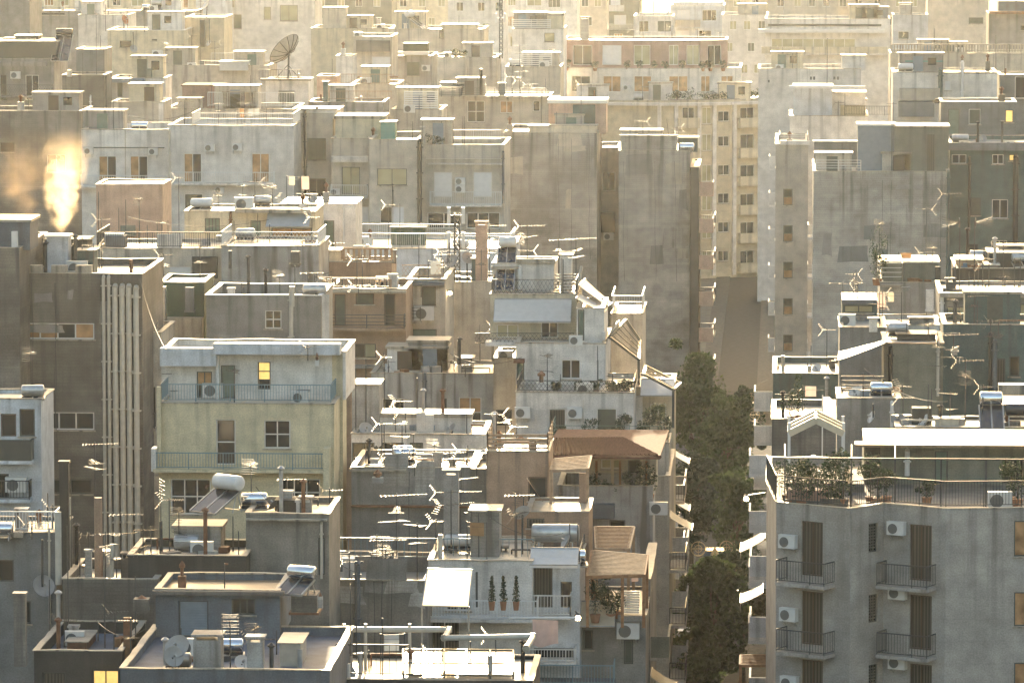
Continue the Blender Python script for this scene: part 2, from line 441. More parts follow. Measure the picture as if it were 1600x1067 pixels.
        rf = MB(); rf.quad(*[(*q, s.zr) for q in (inn if s.par > 0 else s.foot)])
        mesh_obj('roof', rf, s.roofm, lvl)
        if s.par > 0 and s.cop:
            rr = random.Random(int(abs(s.xl)*31+s.Y*17)); sub_f = []
            for i in range(n):
                a, b = Vector(s.foot[i]), Vector(s.foot[(i+1) % n]); m_ = max(1, min(24, int((b-a).length/1.1)))
                for q in range(m_): sub_f.append(tuple(a.lerp(b, q/m_)))
            cp = MB(); o1 = offset_poly(sub_f, -.05); o2 = offset_poly(sub_f, .22); za = s.zt+.003; nn = len(sub_f)
            zj = [s.zt+.06+rr.uniform(-.03, .02) for _ in range(nn)]; o1 = [(x+rr.uniform(-.02,.02), y+rr.uniform(-.025,.02)) for x, y in o1]
            for i in range(nn):
                j = (i+1) % nn
                cp.quad((*o1[i], za), (*o1[j], za), (*o1[j], zj[j]), (*o1[i], zj[i])); cp.quad((*o1[i], zj[i]), (*o1[j], zj[j]), (*o2[j], zj[j]), (*o2[i], zj[i]))
                cp.quad((*o2[j], za), (*o2[i], za), (*o2[i], zj[i]), (*o2[j], zj[j])); cp.quad((*o2[i], za), (*o2[j], za), (*o1[j], za), (*o1[i], za))
            mesh_obj('coping', cp, s.cop, lvl)
        for i, h, ft in wins: s.window(i, h, ft, lvl, sub)
        for ft in s.f:
            if ft[0] == 'bal': s.balcony(ft, lvl, sub)
            elif ft[0] == 'led':
                i, u0, za = s.seg(ft[1], ft[2]); _, u1, zb = s.seg(ft[3], ft[4]); m = MB()
                a, b = atY(ft[1], ft[2], s.Y), atY(ft[3], ft[4], s.Y)
                m.box(a.x, b.x, s.Y-ft[5], s.Y-.003, b.z, a.z); mesh_obj(ft[7], m, ft[6], lvl)
            elif ft[0] == 'pipe':
                a, b = atY(ft[1], ft[2], s.Y), atY(ft[1], ft[3], s.Y); m = MB(); r = ft[4]
                m.tube((a.x, s.Y-r-.04, a.z), (a.x, s.Y-r-.04, max(b.z, s.z0+.05)), r, n=8)
                m.tube((a.x, s.Y-r-.04, a.z), (a.x, s.Y+.05, a.z+.12), r, n=8)
                k = a.z-.4
                while k > b.z+.3: m.box(a.x-r*1.5, a.x+r*1.5, s.Y-r*2.2-.04, s.Y-.002, k-.03, k+.03); k -= 2.0
                mesh_obj(ft[6], m, ft[5], lvl)
    def window(s, i, h, ft, lvl, sub):
        _, x0, y0, x1, y1, c, r, fm, g, nm, sill = ft
        p0, p1 = Vector(s.front[i]), Vector(s.front[i+1]); e = (p1-p0).normalized(); inn = Vector((-e.y, e.x)); E = Vector((e.x, e.y, 0)); I = Vector((inn.x, inn.y, 0))
        a, b, z0, z1 = h; w = .055 if (b-a) < 2.5 else .07; base = Vector((p0.x, p0.y, 0))
        def ob(m, u0, u1, za, zb, r0, r1):
            m.obox(base+E*(u0+u1)/2+I*(r0+r1)/2+Vector((0,0,(za+zb)/2)), E*(u1-u0)/2, I*(r1-r0)/2, Vector((0,0,(zb-za)/2)))
        m = MB(); r0, r1 = .08, .15
        ob(m, a+.004, a+w, z0+.004, z1-.004, r0, r1); ob(m, b-w, b-.004, z0+.004, z1-.004, r0, r1)
        ob(m, a+w, b-w, z1-w, z1-.004, r0, r1); ob(m, a+w, b-w, z0+.004, z0+w, r0, r1)
        cw = (b-a-2*w)/c; rh = (z1-z0-2*w)/r
        for k in range(1, c): ob(m, a+w+cw*k-w/2, a+w+cw*k+w/2, z0+w, z1-w, r0+.003, r1-.003)
        for k in range(1, r): ob(m, a+w, b-w, z0+w+rh*k-w/2, z0+w+rh*k+w/2, r0+.005, r1-.005)
        W = mesh_obj(nm, m, fm, lvl)
        par = lvl if sub else W
        ORI[W.name] = ORI[lvl.name]
        for k in range(c):
            for l in range(r):
                q = MB(); gg = g[(k+l*c) % len(g)] if isinstance(g, (list, tuple)) else g
                ob(q, a+w+cw*k+.01, a+w+cw*(k+1)-.01, z0+w+rh*l+.01, z0+w+rh*(l+1)-.01, r0+.03, r0+.05)
                if gg in ('shutter', 'doorgreen', 'doorblue', 'blind'):
                    zz = z0+w+rh*l+.06; zt = z0+w+rh*(l+1)-.04
                    st = max(.11, (zt-zz)/22)
                    while zz < zt:
                        ob(q, a+w+cw*k+.02, a+w+cw*(k+1)-.02, zz, zz+st*.6, r0+.005, r0+.028); zz += st
                mesh_obj('pane' if 'glass' in gg or gg in ('lit', 'curtain') else ('shutter' if gg in ('shutter', 'blind') else 'leaf_panel'), q, gg, par)
        if sill and nm == 'window':
            q = MB(); ob(q, a-.08, b+.08, z0-.07, z0-.005, -.1, .06); mesh_obj('sill', q, 'coping', par)
        bk = MB(); ob(bk, a-.05, b+.05, z0-.05, z1+.05, .3, .32)
    def balcony(s, ft, lvl, sub):
        _, x0, x1, y, out, h, style, m, sm, th = ft
        i, u0, z = s.seg(x0, y); i2, u1, z2 = s.seg(x1, y)
        a3 = atY(x0, y, s.Y); b3 = atY(x1, y, s.Y)
        if len(s.front) > 2:
            p0, p1 = Vector(s.front[i]), Vector(s.front[i+1]); e = (p1-p0).normalized(); A = p0+e*u0; u1 = s.useg(i, x1, y); B = p0+e*u1
        else:
            A, B = Vector((a3.x, s.Y)), Vector((b3.x, s.Y))
        e = (B-A).normalized(); o = Vector((e.y, -e.x)); E = Vector((e.x, e.y, 0)); O = Vector((o.x, o.y, 0)); L = (B-A).length
        c = Vector((*((A+B)/2), z-th/2)); sl = MB(); sl.obox(c+O*(out/2+.002), E*L/2, O*out/2, Vector((0,0,th/2)))
        S = mesh_obj('balcony', sl, sm, lvl)
        par = lvl if sub else S
        P = [Vector((*A, z))+O*.02, Vector((*A, z))+O*(out-.04), Vector((*B, z))+O*(out-.04), Vector((*B, z))+O*.02]
        P[0] += E*.04; P[1] += E*.04; P[2] -= E*.04; P[3] -= E*.04
        rl = MB()
        for k in range(3): rail(rl, P[k], P[k+1], h, style)
        mesh_obj('railing', rl, m, par)
    def useg(s, i, px, py):
        a, b = Vector(s.front[i]), Vector(s.front[i+1]); d = ray(px, py); e = b-a; nrm = Vector((e.y, -e.x))
        t = a.dot(nrm)/(Vector((d.x, d.y)).dot(nrm)); p = CAM+d*t; return (Vector((p.x, p.y))-a).dot(e.normalized())
    # --- roof pieces that belong to the building
    def edge_rail(s, x0, x1, h=.9, style='bar', m='rail_dark', d=.09, sides=True, nm='railing', dz=None):
        z = (s.zt+.07 if s.par > 0 else s.zt) if dz is None else s.zr+dz
        a = Vector((xAt(x0, s.Y+d, z), s.Y+d, z)); b = Vector((xAt(x1, s.Y+d, z), s.Y+d, z)); rl = MB(); rail(rl, a, b, h, style)
        if sides and d < 1:
            D = min(s.depth, 6)-.2
            rail(rl, b, b+Vector((0, D, 0)), h, style); rail(rl, a, a+Vector((0, D, 0)), h, style)
        mesh_obj(nm, rl, m, s.root); return s
    def chim(s, x0, x1, yt, d=2, m='grey', cap='slab', dep=None, nm='chimney'):
        y = s.Y+d; a = xAt(x0, y, s.zr); b = xAt(x1, y, s.zr); zt = atY((x0+x1)/2, yt, y).z; dep = dep or (b-a); w = b-a
        k = MB()
        if cap == 'round':
            k.tube(((a+b)/2, y+w/2, s.zr-.01), ((a+b)/2, y+w/2, zt), w/2, n=12)
        else: k.box(a, b, y, y+dep, s.zr-.01, zt)
        if cap == 'slab':
            k.box(a-.08, b+.08, y-.08, y+dep+.08, zt+.16, zt+.24)
            for i in (0, 1):
                for j in (0, 1): k.box(a+.02+i*(w-.14), a+.12+i*(w-.14), y+.02+j*(dep-.14), y+.12+j*(dep-.14), zt, zt+.16)
        if cap == 'lip': k.box(a-.05, b+.05, y-.05, y+dep+.05, zt, zt+.1)
        C = mesh_obj(nm, k, m, s.root)
        if cap == 'cowl':
            q = MB(); q.tube(((a+b)/2, y+dep/2, zt), ((a+b)/2, y+dep/2, zt+.35), w*.22, n=8); q.lathe(((a+b)/2, y+dep/2, zt+.35), (0,0,1), [(0,w*.4),(.12,w*.42),(.3,.02)], 10)
            mesh_obj('cowl', q, 'rust', C)
        return s
    def block(s, x0, x1, yt, d, dep, m, nm='roof_hut', lip=.12, z0=None, lipm='coping'):
        y = s.Y+d; zb = s.zr if z0 is None else z0; a = xAt(x0, y, zb); b = xAt(x1, y, zb); zt = atY((x0+x1)/2, yt, y).z
        k = MB(); k.box(a, b, y, y+dep, zb-.01, zt); C = mesh_obj(nm, k, m, s.root)
        if lip:
            q = MB(); q.box(a-.1, b+.1, y-.12, y+dep+.1, zt+.002, zt+lip); mesh_obj('roof_slab', q, lipm, C)
        return s
    # --- separate things standing on the roof
    def ant(s, x, yt, d=2, kind='yagi', ang=0, n=9, boom=1.5, heads=1, lean=0):
        p = s.roofp(x, d); h = max(.8, atY(x, yt, p.y).z-p.z); antenna(p, h, kind, ang, n, boom, heads, s.ref, lean); return s
    def dish(s, x, y, r=.45, d=2, az=200, el=40, m='dishgrey', ribs=False):
        p = s.roofp(x, d); c = atY(x, y, p.y); dish(p, c.z-p.z, r, az, el, m, s.ref, ribs); return s
    def sol(s, x, y, d=2, L=1.5, r=.26, ang=0, m='chrome', panel=True):
        p = s.roofp(x, d); c = atY(x, y, p.y); solar(p, max(.5, c.z-p.z), L, r, ang, m, s.ref, panel); return s
    def roofac(s, x, d=2, z=1.0):
        p = s.roofp(x, d); make_ac(Vector((p.x, p.y)), p.z+.33*z, Vector((1,0)), Vector((0,-1)), s.ref, z, True); return s
    def plant(s, x, d, h=1.0, w=.35, kind='bush', m='leafdark'):
        p = s.roofp(x, d); potplant(p, h, w, kind, m, s.ref); return s

def rail(mb, a, b, h, style='bar'):
    a, b = Vector(a), Vector(b); L = (b-a).length
    if L < .1: return
    e = (b-a)/L; up = Vector((0,0,1))
    def P(u, z): return a+e*u+up*z
    if style in ('bar', 'wide'):
        mb.bar(P(0, h), P(L, h), .05, .05); mb.bar(P(0, .1), P(L, .1), .035, .035)
        n = max(2, int(L/(.14 if style == 'bar' else .28)))
        for k in range(n+1):
            w = .045 if k % 12 == 0 else .022; mb.bar(P(L*k/n, 0 if k % 12 == 0 else .1), P(L*k/n, h), w)
    elif style == 'horiz':
        n = max(1, int(L/1.6))
        for k in range(n+1): mb.bar(P(L*k/n, 0), P(L*k/n, h), .05)
        for k in range(4): mb.bar(P(0, h*(k+1)/4), P(L, h*(k+1)/4), .035)
    elif style == 'solid':
        mb.bar(P(0, h/2), P(L, h/2), .06, h); mb.bar(P(0, h+.03), P(L, h+.03), .1, .05)
    elif style == 'slat':
        n = max(1, int(L/1.5))
        for k in range(n+1): mb.bar(P(L*k/n, 0), P(L*k/n, h), .07)
        k = .1
        while k < h: mb.bar(P(0, k), P(L, k), .04, .11); k += .2
    elif style == 'lattice':
        mb.bar(P(0, h), P(L, h), .04); mb.bar(P(0, .06), P(L, .06), .04); n = max(2, int(L/.22))
        for k in range(n):
            u, v = L*k/n, L*(k+1)/n
            for z in range(max(1, int(h/.3))):
                q = h*z/max(1, int(h/.3)); q2 = h*(z+1)/max(1, int(h/.3))
                mb.bar(P(u, q), P(v, q2), .018); mb.bar(P(u, q2), P(v, q), .018)
    elif style == 'baluster':
        mb.bar(P(0, h-.06), P(L, h-.06), .2, .12); mb.bar(P(0, .06), P(L, .06), .2, .12); n = max(2, int(L/.32))
        for k in range(n+1): mb.bar(P(L*k/n, .12), P(L*k/n, h-.12), .15 if k % 8 else .24)

# ------------------------------------------------------------------ small things
def make_ac(q, z, e, out, ref, k=1.0, stand=False):
    E = Vector((e.x, e.y, 0)); O = Vector((out.x, out.y, 0)); U = Vector((0,0,1)); w, h, d = .42*k, .29*k, .15*k
    c = Vector((q.x, q.y, z))+O*(d+.1)
    t = thing('air_conditioner', ('white air conditioner on roof of ' if stand else 'white air conditioner on wall of ')+ref, 'air conditioner', c-U*h)
    m = MB(); m.obox(c, E*w, O*d, U*h); m.obox(c+U*(h+.012), E*(w+.01), O*(d+.01), U*.012); mesh_obj('casing', m, 'acwhite', t)
    g = MB(); fc = c+O*(d+.004)-E*w*.28; g.lathe(fc, O, [(.0,h*.78),(.02,h*.80),(.022,h*.1),(.01,.001)], 16); g.obox(fc+O*.0, E*.01, O*.001, U*.01); mesh_obj('fan_grille', g, 'acdark', t)
    b = MB()
    for sg in (-1, 1):
        if stand: b.bar(c+E*w*.7*sg-U*h, c+E*w*.7*sg-U*(h+.06), .06, .2)
        else:
            b.bar(c+E*w*.7*sg-U*(h+.02)+O*d, c+E*w*.7*sg-U*(h+.02)-O*(d+.1), .035); b.bar(c+E*w*.7*sg-U*(h+.02)+O*d*.7, c+E*w*.7*sg-U*(h+.25)-O*(d+.09), .025)
    mesh_obj('bracket', b, 'steel', t); return t
def awning(a, b, c, d, m, ref, val=.2, label=None):
    a, b, c, d = map(Vector, (a, b, c, d)); t = thing('awning', label or ('%s awning on %s' % ({'awnwhite': 'white fabric', 'awncream': 'cream fabric', 'awngrey': 'grey sheet', 'awnbrown': 'brown fabric'}.get(m, 'pale'), ref)), 'awning', (a+b)/2)
    k = MB(); n = 10; up = Vector((0,0,.02))
    for i in range(n):
        u, v = i/n, (i+1)/n; s0 = a.lerp(b, u); s1 = a.lerp(b, v); e0 = c.lerp(d, u); e1 = c.lerp(d, v)
        sag0 = Vector((0,0,-.05*math.sin(math.pi*u*5)**2)); mid0 = s0.lerp(e0, .5)+Vector((0,0,-.06)); mid1 = s1.lerp(e1, .5)+Vector((0,0,-.06))
        k.quad(s0, mid0, mid1, s1); k.quad(mid0, e0, e1, mid1)
        if val: k.quad(e0, e0-Vector((0,0,val)), e1-Vector((0,0,val)), e1)
    o = mesh_obj('fabric', k, m, t)
    f = MB(); f.tube(a, b, .045, n=6); f.tube(c, d, .03, n=6); f.bar(a+Vector((0,0,-.05)), c+Vector((0,0,-.04)), .03); f.bar(b+Vector((0,0,-.05)), d+Vector((0,0,-.04)), .03)
    mesh_obj('arm_frame', f, 'steel', t); return t
ANG = {'yagi': 'comb aerial', 'pole': 'bare thin mast', 'log': 'fan shaped aerial', 'grid': 'panel aerial', 'lattice': 'lattice radio mast', 'corner': 'corner reflector aerial'}
def antenna(p, h, kind, ang, n, boom, heads, ref, lean=0):
    t = thing('television_aerial' if kind != 'lattice' else 'radio_mast', ('thin %s on roof of %s' if kind != 'pole' else '%s rising from roof of %s') % (ANG[kind], ref), 'antenna', p)
    top = p+Vector((lean*h, 0, h)); m = MB()
    if kind == 'lattice':
        for i in range(3):
            w = 2*math.pi*i/3; o = Vector((math.cos(w)*.22, math.sin(w)*.22, 0)); w2 = 2*math.pi*(i+1)/3; o2 = Vector((math.cos(w2)*.22, math.sin(w2)*.22, 0))
            m.bar(p+o, top+o, .07); k = 0
            while k < h-.5: m.bar(p+o+Vector((0,0,k)), p+o2+Vector((0,0,k+.45)), .045); k += .45
        mesh_obj('mast', m, 'mast', t)
        for k in (.97, .62):
            for sg in (-1, 1):
                q = MB(); q.box(p.x+sg*.45-.1, p.x+sg*.45+.1, p.y-.3, p.y-.15, p.z+h*k-.5, p.z+h*k+.5); q.bar((p.x, p.y, p.z+h*k), (p.x+sg*.45, p.y-.2, p.z+h*k), .05); mesh_obj('panel_antenna', q, 'acwhite', t)
        return t
    m.tube(p-Vector((0,0,.02)), top, .034, .024, n=6); mesh_obj('mast', m, 'mast', t)
    if kind == 'pole': return t
    for hd in range(heads):
        z = Vector((0,0,-.12-hd*.75*(.7+.5*R.random()))); an = rad(ang+hd*R.uniform(25, 110)); d = Vector((math.cos(an), math.sin(an), .03)); s_ = Vector((-math.sin(an), math.cos(an), 0)); c = top+z
        b = MB(); B = boom*(1-.15*hd)
        if kind == 'log':
            for k in range(5): w = -.35+.175*k; b.bar(c, c+d*B*.7+Vector((0,0,w*.9))+s_*0, .022)
            b.torus(c+d*.05, d, .28, .02, 14, 4)
        elif kind == 'grid':
            for k in range(7): b.bar(c+s_*.35+Vector((0,0,-.4+.13*k)), c-s_*.35+Vector((0,0,-.4+.13*k)), .02)
            for sg in (-1, 1): b.bar(c+s_*.3*sg+Vector((0,0,-.42)), c+s_*.3*sg+Vector((0,0,.42)), .025)
            for k in range(4): b.bar(c+d*.12+s_*(-.3)+Vector((0,0,-.3+.2*k)), c+d*.12+s_*.3+Vector((0,0,-.3+.2*k)), .02)
        else:
            b.bar(c-d*B*.35, c+d*B*.65, .026)
            for k in range(n):
                q = c-d*B*.33+d*(B*.96*k/(n-1)); l = (.36 if k < 2 else .2-.006*k); tilt = Vector((0,0,.25*l)) if kind == 'corner' else Vector()
                b.bar(q+s_*l+tilt, q-s_*l-tilt, .014)
            if kind == 'corner' or heads == 1:
                for sg in (-1, 1):
                    for k in range(4): q = c-d*B*.35-d*.07*k+Vector((0,0,sg*(.06+.09*k))); b.bar(q+s_*.3, q-s_*.3, .014)
        mesh_obj('aerial_head', b, 'aerial', t)
    return t
def dish(p, h, r, az, el, m, ref, ribs=False, label=None):
    nm = {'dishgrey': 'grey', 'dishrust': 'rust red', 'tankwhite': 'white'}[m]
    t = thing('satellite_dish', label or '%s satellite dish on roof of %s' % (nm, ref), 'satellite dish', p)
    a, e = rad(az), rad(el); ax = Vector((math.cos(a)*math.cos(e), math.sin(a)*math.cos(e), math.sin(e))); c = p+Vector((0,0,h))
    k = MB(); prof = [(r*.36*(q*q)-.0, r*q) for q in (0.02,.2,.4,.6,.8,1.0)]
    k.lathe(c-ax*r*.05, ax, prof, 24); k.lathe(c-ax*(r*.05+.02), ax, prof[::-1], 24)
    D = mesh_obj('reflector', k, m, t, True)
    if ribs:
        q = MB(); up = Vector((0,0,1)); s_ = ax.cross(up).normalized(); v = s_.cross(ax)
        for i in range(12):
            w = 2*math.pi*i/12; dd = s_*math.cos(w)+v*math.sin(w)
            for j in range(5):
                f0, f1 = j/5, (j+1)/5; q.bar(c-ax*(r*.05+.05)+dd*r*f0+ax*r*.36*f0*f0, c-ax*(r*.05+.05)+dd*r*f1+ax*r*.36*f1*f1, .05)
        q.torus(c+ax*r*.31, ax, r, .035, 28, 4); mesh_obj('rib', q, 'mast', D)
    q = MB(); f = c+ax*r*.75
    for w in (0, 2.1, 4.2):
        up = Vector((0,0,1)); s_ = ax.cross(up).normalized(); v = s_.cross(ax); dd = (s_*math.cos(w-1.57)+v*math.sin(w-1.57))
        q.bar(c+dd*r*.95+ax*r*.3, f, .025+.01*r)
        if not ribs: break
    q.lathe(f-ax*.1, ax, [(0,.001),(0,.05+.03*r),(.16,.04+.02*r),(.16,.001)], 8); mesh_obj('feed_arm', q, 'steel', t)
    q = MB(); q.tube(p-Vector((0,0,.02)), c-ax*r*.08, .035+.03*r, n=8)
    if ribs:
        for sx, sy in ((-1,-.3),(1,-.3),(.2,1)): q.bar(p+Vector((sx*r*.75, sy*r*.7, 0)), p+Vector((0,0,h*.55)), .06)
    mesh_obj('stand', q, 'mast', t); return t
def solar(p, h, L, r, ang, m, ref, panel=True, label=None):
    t = thing('solar_water_heater', label or '%s drum solar water heater on roof of %s' % ({'chrome': 'shiny metal', 'tankwhite': 'white', 'tin': 'dull grey', 'collector': 'black'}[m], ref), 'water heater', p)
    a = rad(ang); e = Vector((math.cos(a), math.sin(a), 0)); o = Vector((-math.sin(a), math.cos(a), 0)); c = p+Vector((0,0,h)); U = Vector((0,0,1))
    k = MB(); k.lathe(c-e*L/2, e, [(-.03,.001),(-.02,r*.6),(.02,r*.93),(.06,r),(L-.06,r),(L-.02,r*.93),(L+.02,r*.6),(L+.03,.001)], 20); mesh_obj('tank', k, m, t, True)
    f = MB()
    for sg in (-1, 1):
        f.bar(c+e*L*.36*sg-U*r, p+e*L*.36*sg+o*.3, .05); f.bar(c+e*L*.36*sg-U*r, p+e*L*.36*sg-o*.3, .05)
    f.bar(p+e*L*.4+o*.3+U*.06, p-e*L*.4+o*.3+U*.06, .04); f.bar(c+e*L*.4-U*r, c-e*L*.4-U*r, .05); mesh_obj('stand', f, 'steel', t)
    if panel:
        q = MB(); hi = c-U*(r+.05)-o*.05; lo = p-o*(h*1.25)+U*.1
        for sg in (-1, 1):
            q.obox((hi+lo)/2+e*L*.27*sg, e*L*.24, (hi-lo)/2, Vector((0,0,.04)))
        mesh_obj('collector_panel', q, ['collector'], t)
        q = MB()
        for sg in (-1, 0, 1): q.bar(hi+e*L*.53*sg+U*.03, lo+e*L*.53*sg+U*.03, .07)
        q.bar(lo+e*L*.53, lo-e*L*.53, .08); mesh_obj('panel_rim', q, 'steel', t)
    return t
def potplant(p, h, w, kind, m, ref, label=None):
    words = {'bush': 'bushy potted plant', 'cone': 'slim conical potted cypress', 'palm': 'spiky potted plant', 'tree': 'small potted tree'}[kind]
    t = thing('potted_plant', label or '%s on terrace of %s' % (words, ref), 'plant', p)
    k = MB(); ph = min(.4, h*.3); pw = min(.26, w*.8); k.lathe(p, (0,0,1), [(0,.001),(0,pw*.7),(ph,pw),(ph,pw*.85),(ph-.05,.001)], 10); mesh_obj('pot', k, 'pot', t)
    q = MB(); rr = random.Random(int(p.x*100)+7)
    if kind == 'cone':
        for i in range(6): z = ph+(h-ph)*(i+.5)/6; q.leaves((p.x, p.y, p.z+z), w*(1.05-i/6.5), w*(1.05-i/6.5), (h-ph)/9, 60, .06, rr, 0)
    elif kind == 'tree':
        q.leaves((p.x, p.y, p.z+h*.75), w, w, h*.28, 260, .07, rr, .1)
        for i in range(3): q.leaves((p.x+rr.uniform(-w,w)*.7, p.y, p.z+h*rr.uniform(.6,.95)), w*.5, w*.5, h*.14, 80, .07, rr, .1)
    else:
        q.leaves((p.x, p.y, p.z+ph+(h-ph)*.5), w, w, (h-ph)*.55, 180, .07, rr, .1)
        for i in range(4): q.leaves((p.x+rr.uniform(-w,w), p.y+rr.uniform(-w,w), p.z+ph+(h-ph)*rr.uniform(.4,1)), w*.45, w*.45, h*.16, 50, .07, rr, .1)
    mesh_obj('foliage', q, m, t)
    b = MB(); b.tube(p+Vector((0,0,ph*.8)), p+Vector((0,0,h*.7)), .035, .02, n=6); mesh_obj('stem', b, 'bark', t); return t

# ------------------------------------------------------------------ near and middle rows of buildings (pixel scale per metre gives the distance)
# --- big corner block, bottom right
b = Bld('R1', 'tall grey corner block with folded facade and small railed balconies, bottom right', 'grey corner block', 35, 1203, 1640, 790, 'cornergrey', 9, .25,
        pts=[(1198,8),(1213,.8),(1226,.5),(1329,-1.2),(1381,.4),(1478,-1.0),(1660,-.4)], roof='dirty')  # terrace floor takes a darker plaster in place of shade from its canopy
for yt_, yb_ in ((75,405),(508,830),(930,1240)):
    b.win('Q', 207, yt_-5, 338, yb_, 2, 1, 'frame_brown', 'curtain', 'door', False)
for yt_, yb_ in ((90,435),(525,860),(950,1270)):
    b.win('Q', 875, yt_, 1010, yb_, 2, 1, 'frame_brown', 'curtain', 'door', False)
for y in (425, 850, 1275): b.bal('Q', 112, 415, y, 1.0, 1.0, 'bar', 'rail_dark')
for y in (445, 870, 1300): b.bal('Q', 725, 1040, y, 1.0, 1.0, 'bar', 'rail_dark')
for y0, y1 in ((80,258),(518,692),(950,1125)): b.win('Q', 622, y0, 678, y1, 3, 9, 'frame_dark', 'glass', 'vent_block', False)
for y0, y1 in ((65,285),(505,715),(940,1150)): b.win('Q', 1520, y0, 1660, y1, 2, 1, 'frame_dark', ['glass_warm', 'glass'])
b.ac('Q', 140, 190).ac('Q', 145, 640).ac('Q', 150, 1060).ac('Q', 808, 108).ac('Q', 815, 505).ac('Q', 815, 935)
# penthouse behind its terrace
b = Bld('R1p', '', '', 33.6, 1350, 1640, 694, 'olive', 6, .0, on='R1', part=('R1', 'penthouse'), roof='roof_brown')
b.led('L', 535, 628, 1660, 652, 1.3, 'roof_brown', 'roof_slab').door('L', 1030, 690, 1110, 950, 'doorgreen').win('L', 1445, 740, 1581, 900, 2, 1, 'frame_dark', 'glass')
b.pipe('L', 860, 700, 840, .12, 'tankwhite').led('L', 600, 640, 690, 990, .5, 'dark', 'pier')

# --- left edge
b = Bld('BL2', 'narrow white block with sunlit flat roof and dark balconies at left edge', 'narrow white left edge block', 33, -40, 64, 624, 'cool_white', 4.2, .15, roof='roof_light')
b.bal('I', -40, 212, 735, .9, .95, 'solid', 'frame_dark').win('I', 5, 460, 100, 600, 1, 1, 'frame_brown', 'glass', 'door', False).win('I', 120, 430, 215, 600, 1, 1, 'frame_dark', 'glass')
b.win('I', -20, 830, 55, 990, 1, 1, 'frame_dark', 'glass').ac('I', 105, 893, 1.2).bal('I', -40, 200, 975, .8, .9, 'bar', 'rail_dark')
b = Bld('BL1', 'pale rooftop house with white railings above the left bottom corner', 'pale left corner house', 36, -40, 88, 832, 'slate', 5, .1, roof='roof_light')
b.edge_rail(-40, 86, .85, 'bar', 'rail_white').win('M', -20, 305, 85, 440, 1, 1, 'frame_dark', 'glass', 'door', False)
b.led('M', -60, 125, 150, 160, .5, 'coping').pipe('M', 305, 130, 700, .05).win('M', 100, 560, 190, 700, 1, 1, 'frame_dark', 'glass')
b.sol(2, 906, -1.6, 1.0, .26, 0, 'chrome', False)
b.ant(50, 862, -1.2, 'yagi', 15, 5, 1.1).dish(66, 916, .5, -1.2, 300, 25).ant(75, 770, 2, 'pole')
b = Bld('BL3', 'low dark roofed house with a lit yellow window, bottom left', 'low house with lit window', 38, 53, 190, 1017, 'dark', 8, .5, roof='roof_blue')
b.win('M', 570, 985, 735, 1090, 2, 1, 'frame_dark', 'lit').win('M', 265, 1000, 405, 1100, 1, 1, 'frame_dark', 'curtain')
b.chim(22, 40, 930, -1, 'dirty', 'lip').chim(193, 205, 965, 1, 'rust', 'none')
for x, y, d in ((78,905,5),(107,868,5.5),(164,905,4),(212,900,4)): b.ant(x, y, d, 'pole')
b.block(105, 135, 1003, 3, 3, 'rust', 'skylight', .05)
b = Bld('BL4', 'cluttered grey stack of boiler pipes and flues left of the yellow block', 'flue cluttered grey house', 36.5, 98, 245, 905, 'dirty', 6, .4)
b.chim(94, 108, 724, 3, 'dark', 'lip', nm='flue').chim(147, 160, 778, 2.5, 'brown', 'round', nm='flue').chim(86, 96, 800, 1, 'plastpipe', 'round', nm='flue').chim(172, 178, 850, 1.5, 'plastpipe', 'round', nm='flue').chim(133, 143, 862, .6, 'concrete', 'lip', nm='flue')
b.ant(150, 690, 4, 'yagi', 5, 12, 1.6, 3).ant(190, 800, 3, 'yagi', 0, 9, 1.5, 2).ant(252, 758, 4.5, 'grid', 20).ant(125, 850, 1, 'pole').ant(112, 760, 3.5, 'pole').ant(165, 830, .5, 'yagi', 10, 7, 1.3, 2)
b.block(150, 172, 862, 3, .6, 'tin', 'vent_box', .05)
# --- flat roofed room and its terrace
b = Bld('BC', 'flat blue grey roof terrace with chimneys and dish at bottom, left of centre', 'blue grey roof terrace block', 39.5, 188, 515, 1046, 'bluegrey', 11, .35, roof='roof_blue')
b.win('M', 1000, 1060, 1080, 1110, 2, 1, 'frame_dark', 'lit')
b.chim(302, 345, 1000, .6, 'peel', 'slab').chim(386, 411, 1003, 1.0, 'peel', 'slab').dish(279, 1012, .52, .7, 250, 35).dish(270, 1026, .42, .2, 300, 20)
b.ant(360, 970, 1, 'grid', 90).block(437, 470, 1005, 3.0, 2.5, 'polyc', 'skylight', .05)
b.ant(548, 912, 6, 'pole').ant(557, 876, 5, 'pole')
b = Bld('BC2', '', '', 37.6, 243, 437, 922, 'bluegrey', 4.8, .25, on='BC', part=('BC', 'roof_room'), roof='roof_brown')
b.door('M', 1103, 558, 1287, 800, 'doorblue').win('M', 1430, 545, 1575, 645, 3, 1, 'frame_dark', 'glass')
b.led('M', 945, 490, 1760, 522, .35, 'dirty', 'eave').chim(208, 232, 955, -1.0, 'dirty', 'cowl').chim(278, 290, 900, 2, 'rust', 'cowl', .3)
b.ant(351, 880, 1.5, 'pole').sol(472, 893, 1.0, 1.25, .27, -25, 'chrome').block(455, 495, 960, .5, 1.5, 'dirty', 'flue_box', .1, lipm='rust')
b.chim(496, 504, 950, .2, 'concrete', 'cowl')
b = Bld('BC1', 'brown grey roof house with sunlit slab and solar heater before yellow block', 'brown grey solar heater house', 36, 384, 514, 803, 'conc_plain', 5.5, .2, roof='roof_brown')
b.led('N', -60, 48, 440, 62, .3, 'coping', 'eave').pipe('N', 405, 90, 420, .06).win('N', 385, 170, 425, 400, 1, 1, 'frame_dark', 'doorblue', 'door', False)
b.sol(357, 753, 2.2, 1.5, .33, -38, 'tankwhite').dish(431, 789, .36, 2.5, 160, 40).block(433, 482, 783, 1.8, .9, 'dark', 'water_tank', .06, lipm='dark')
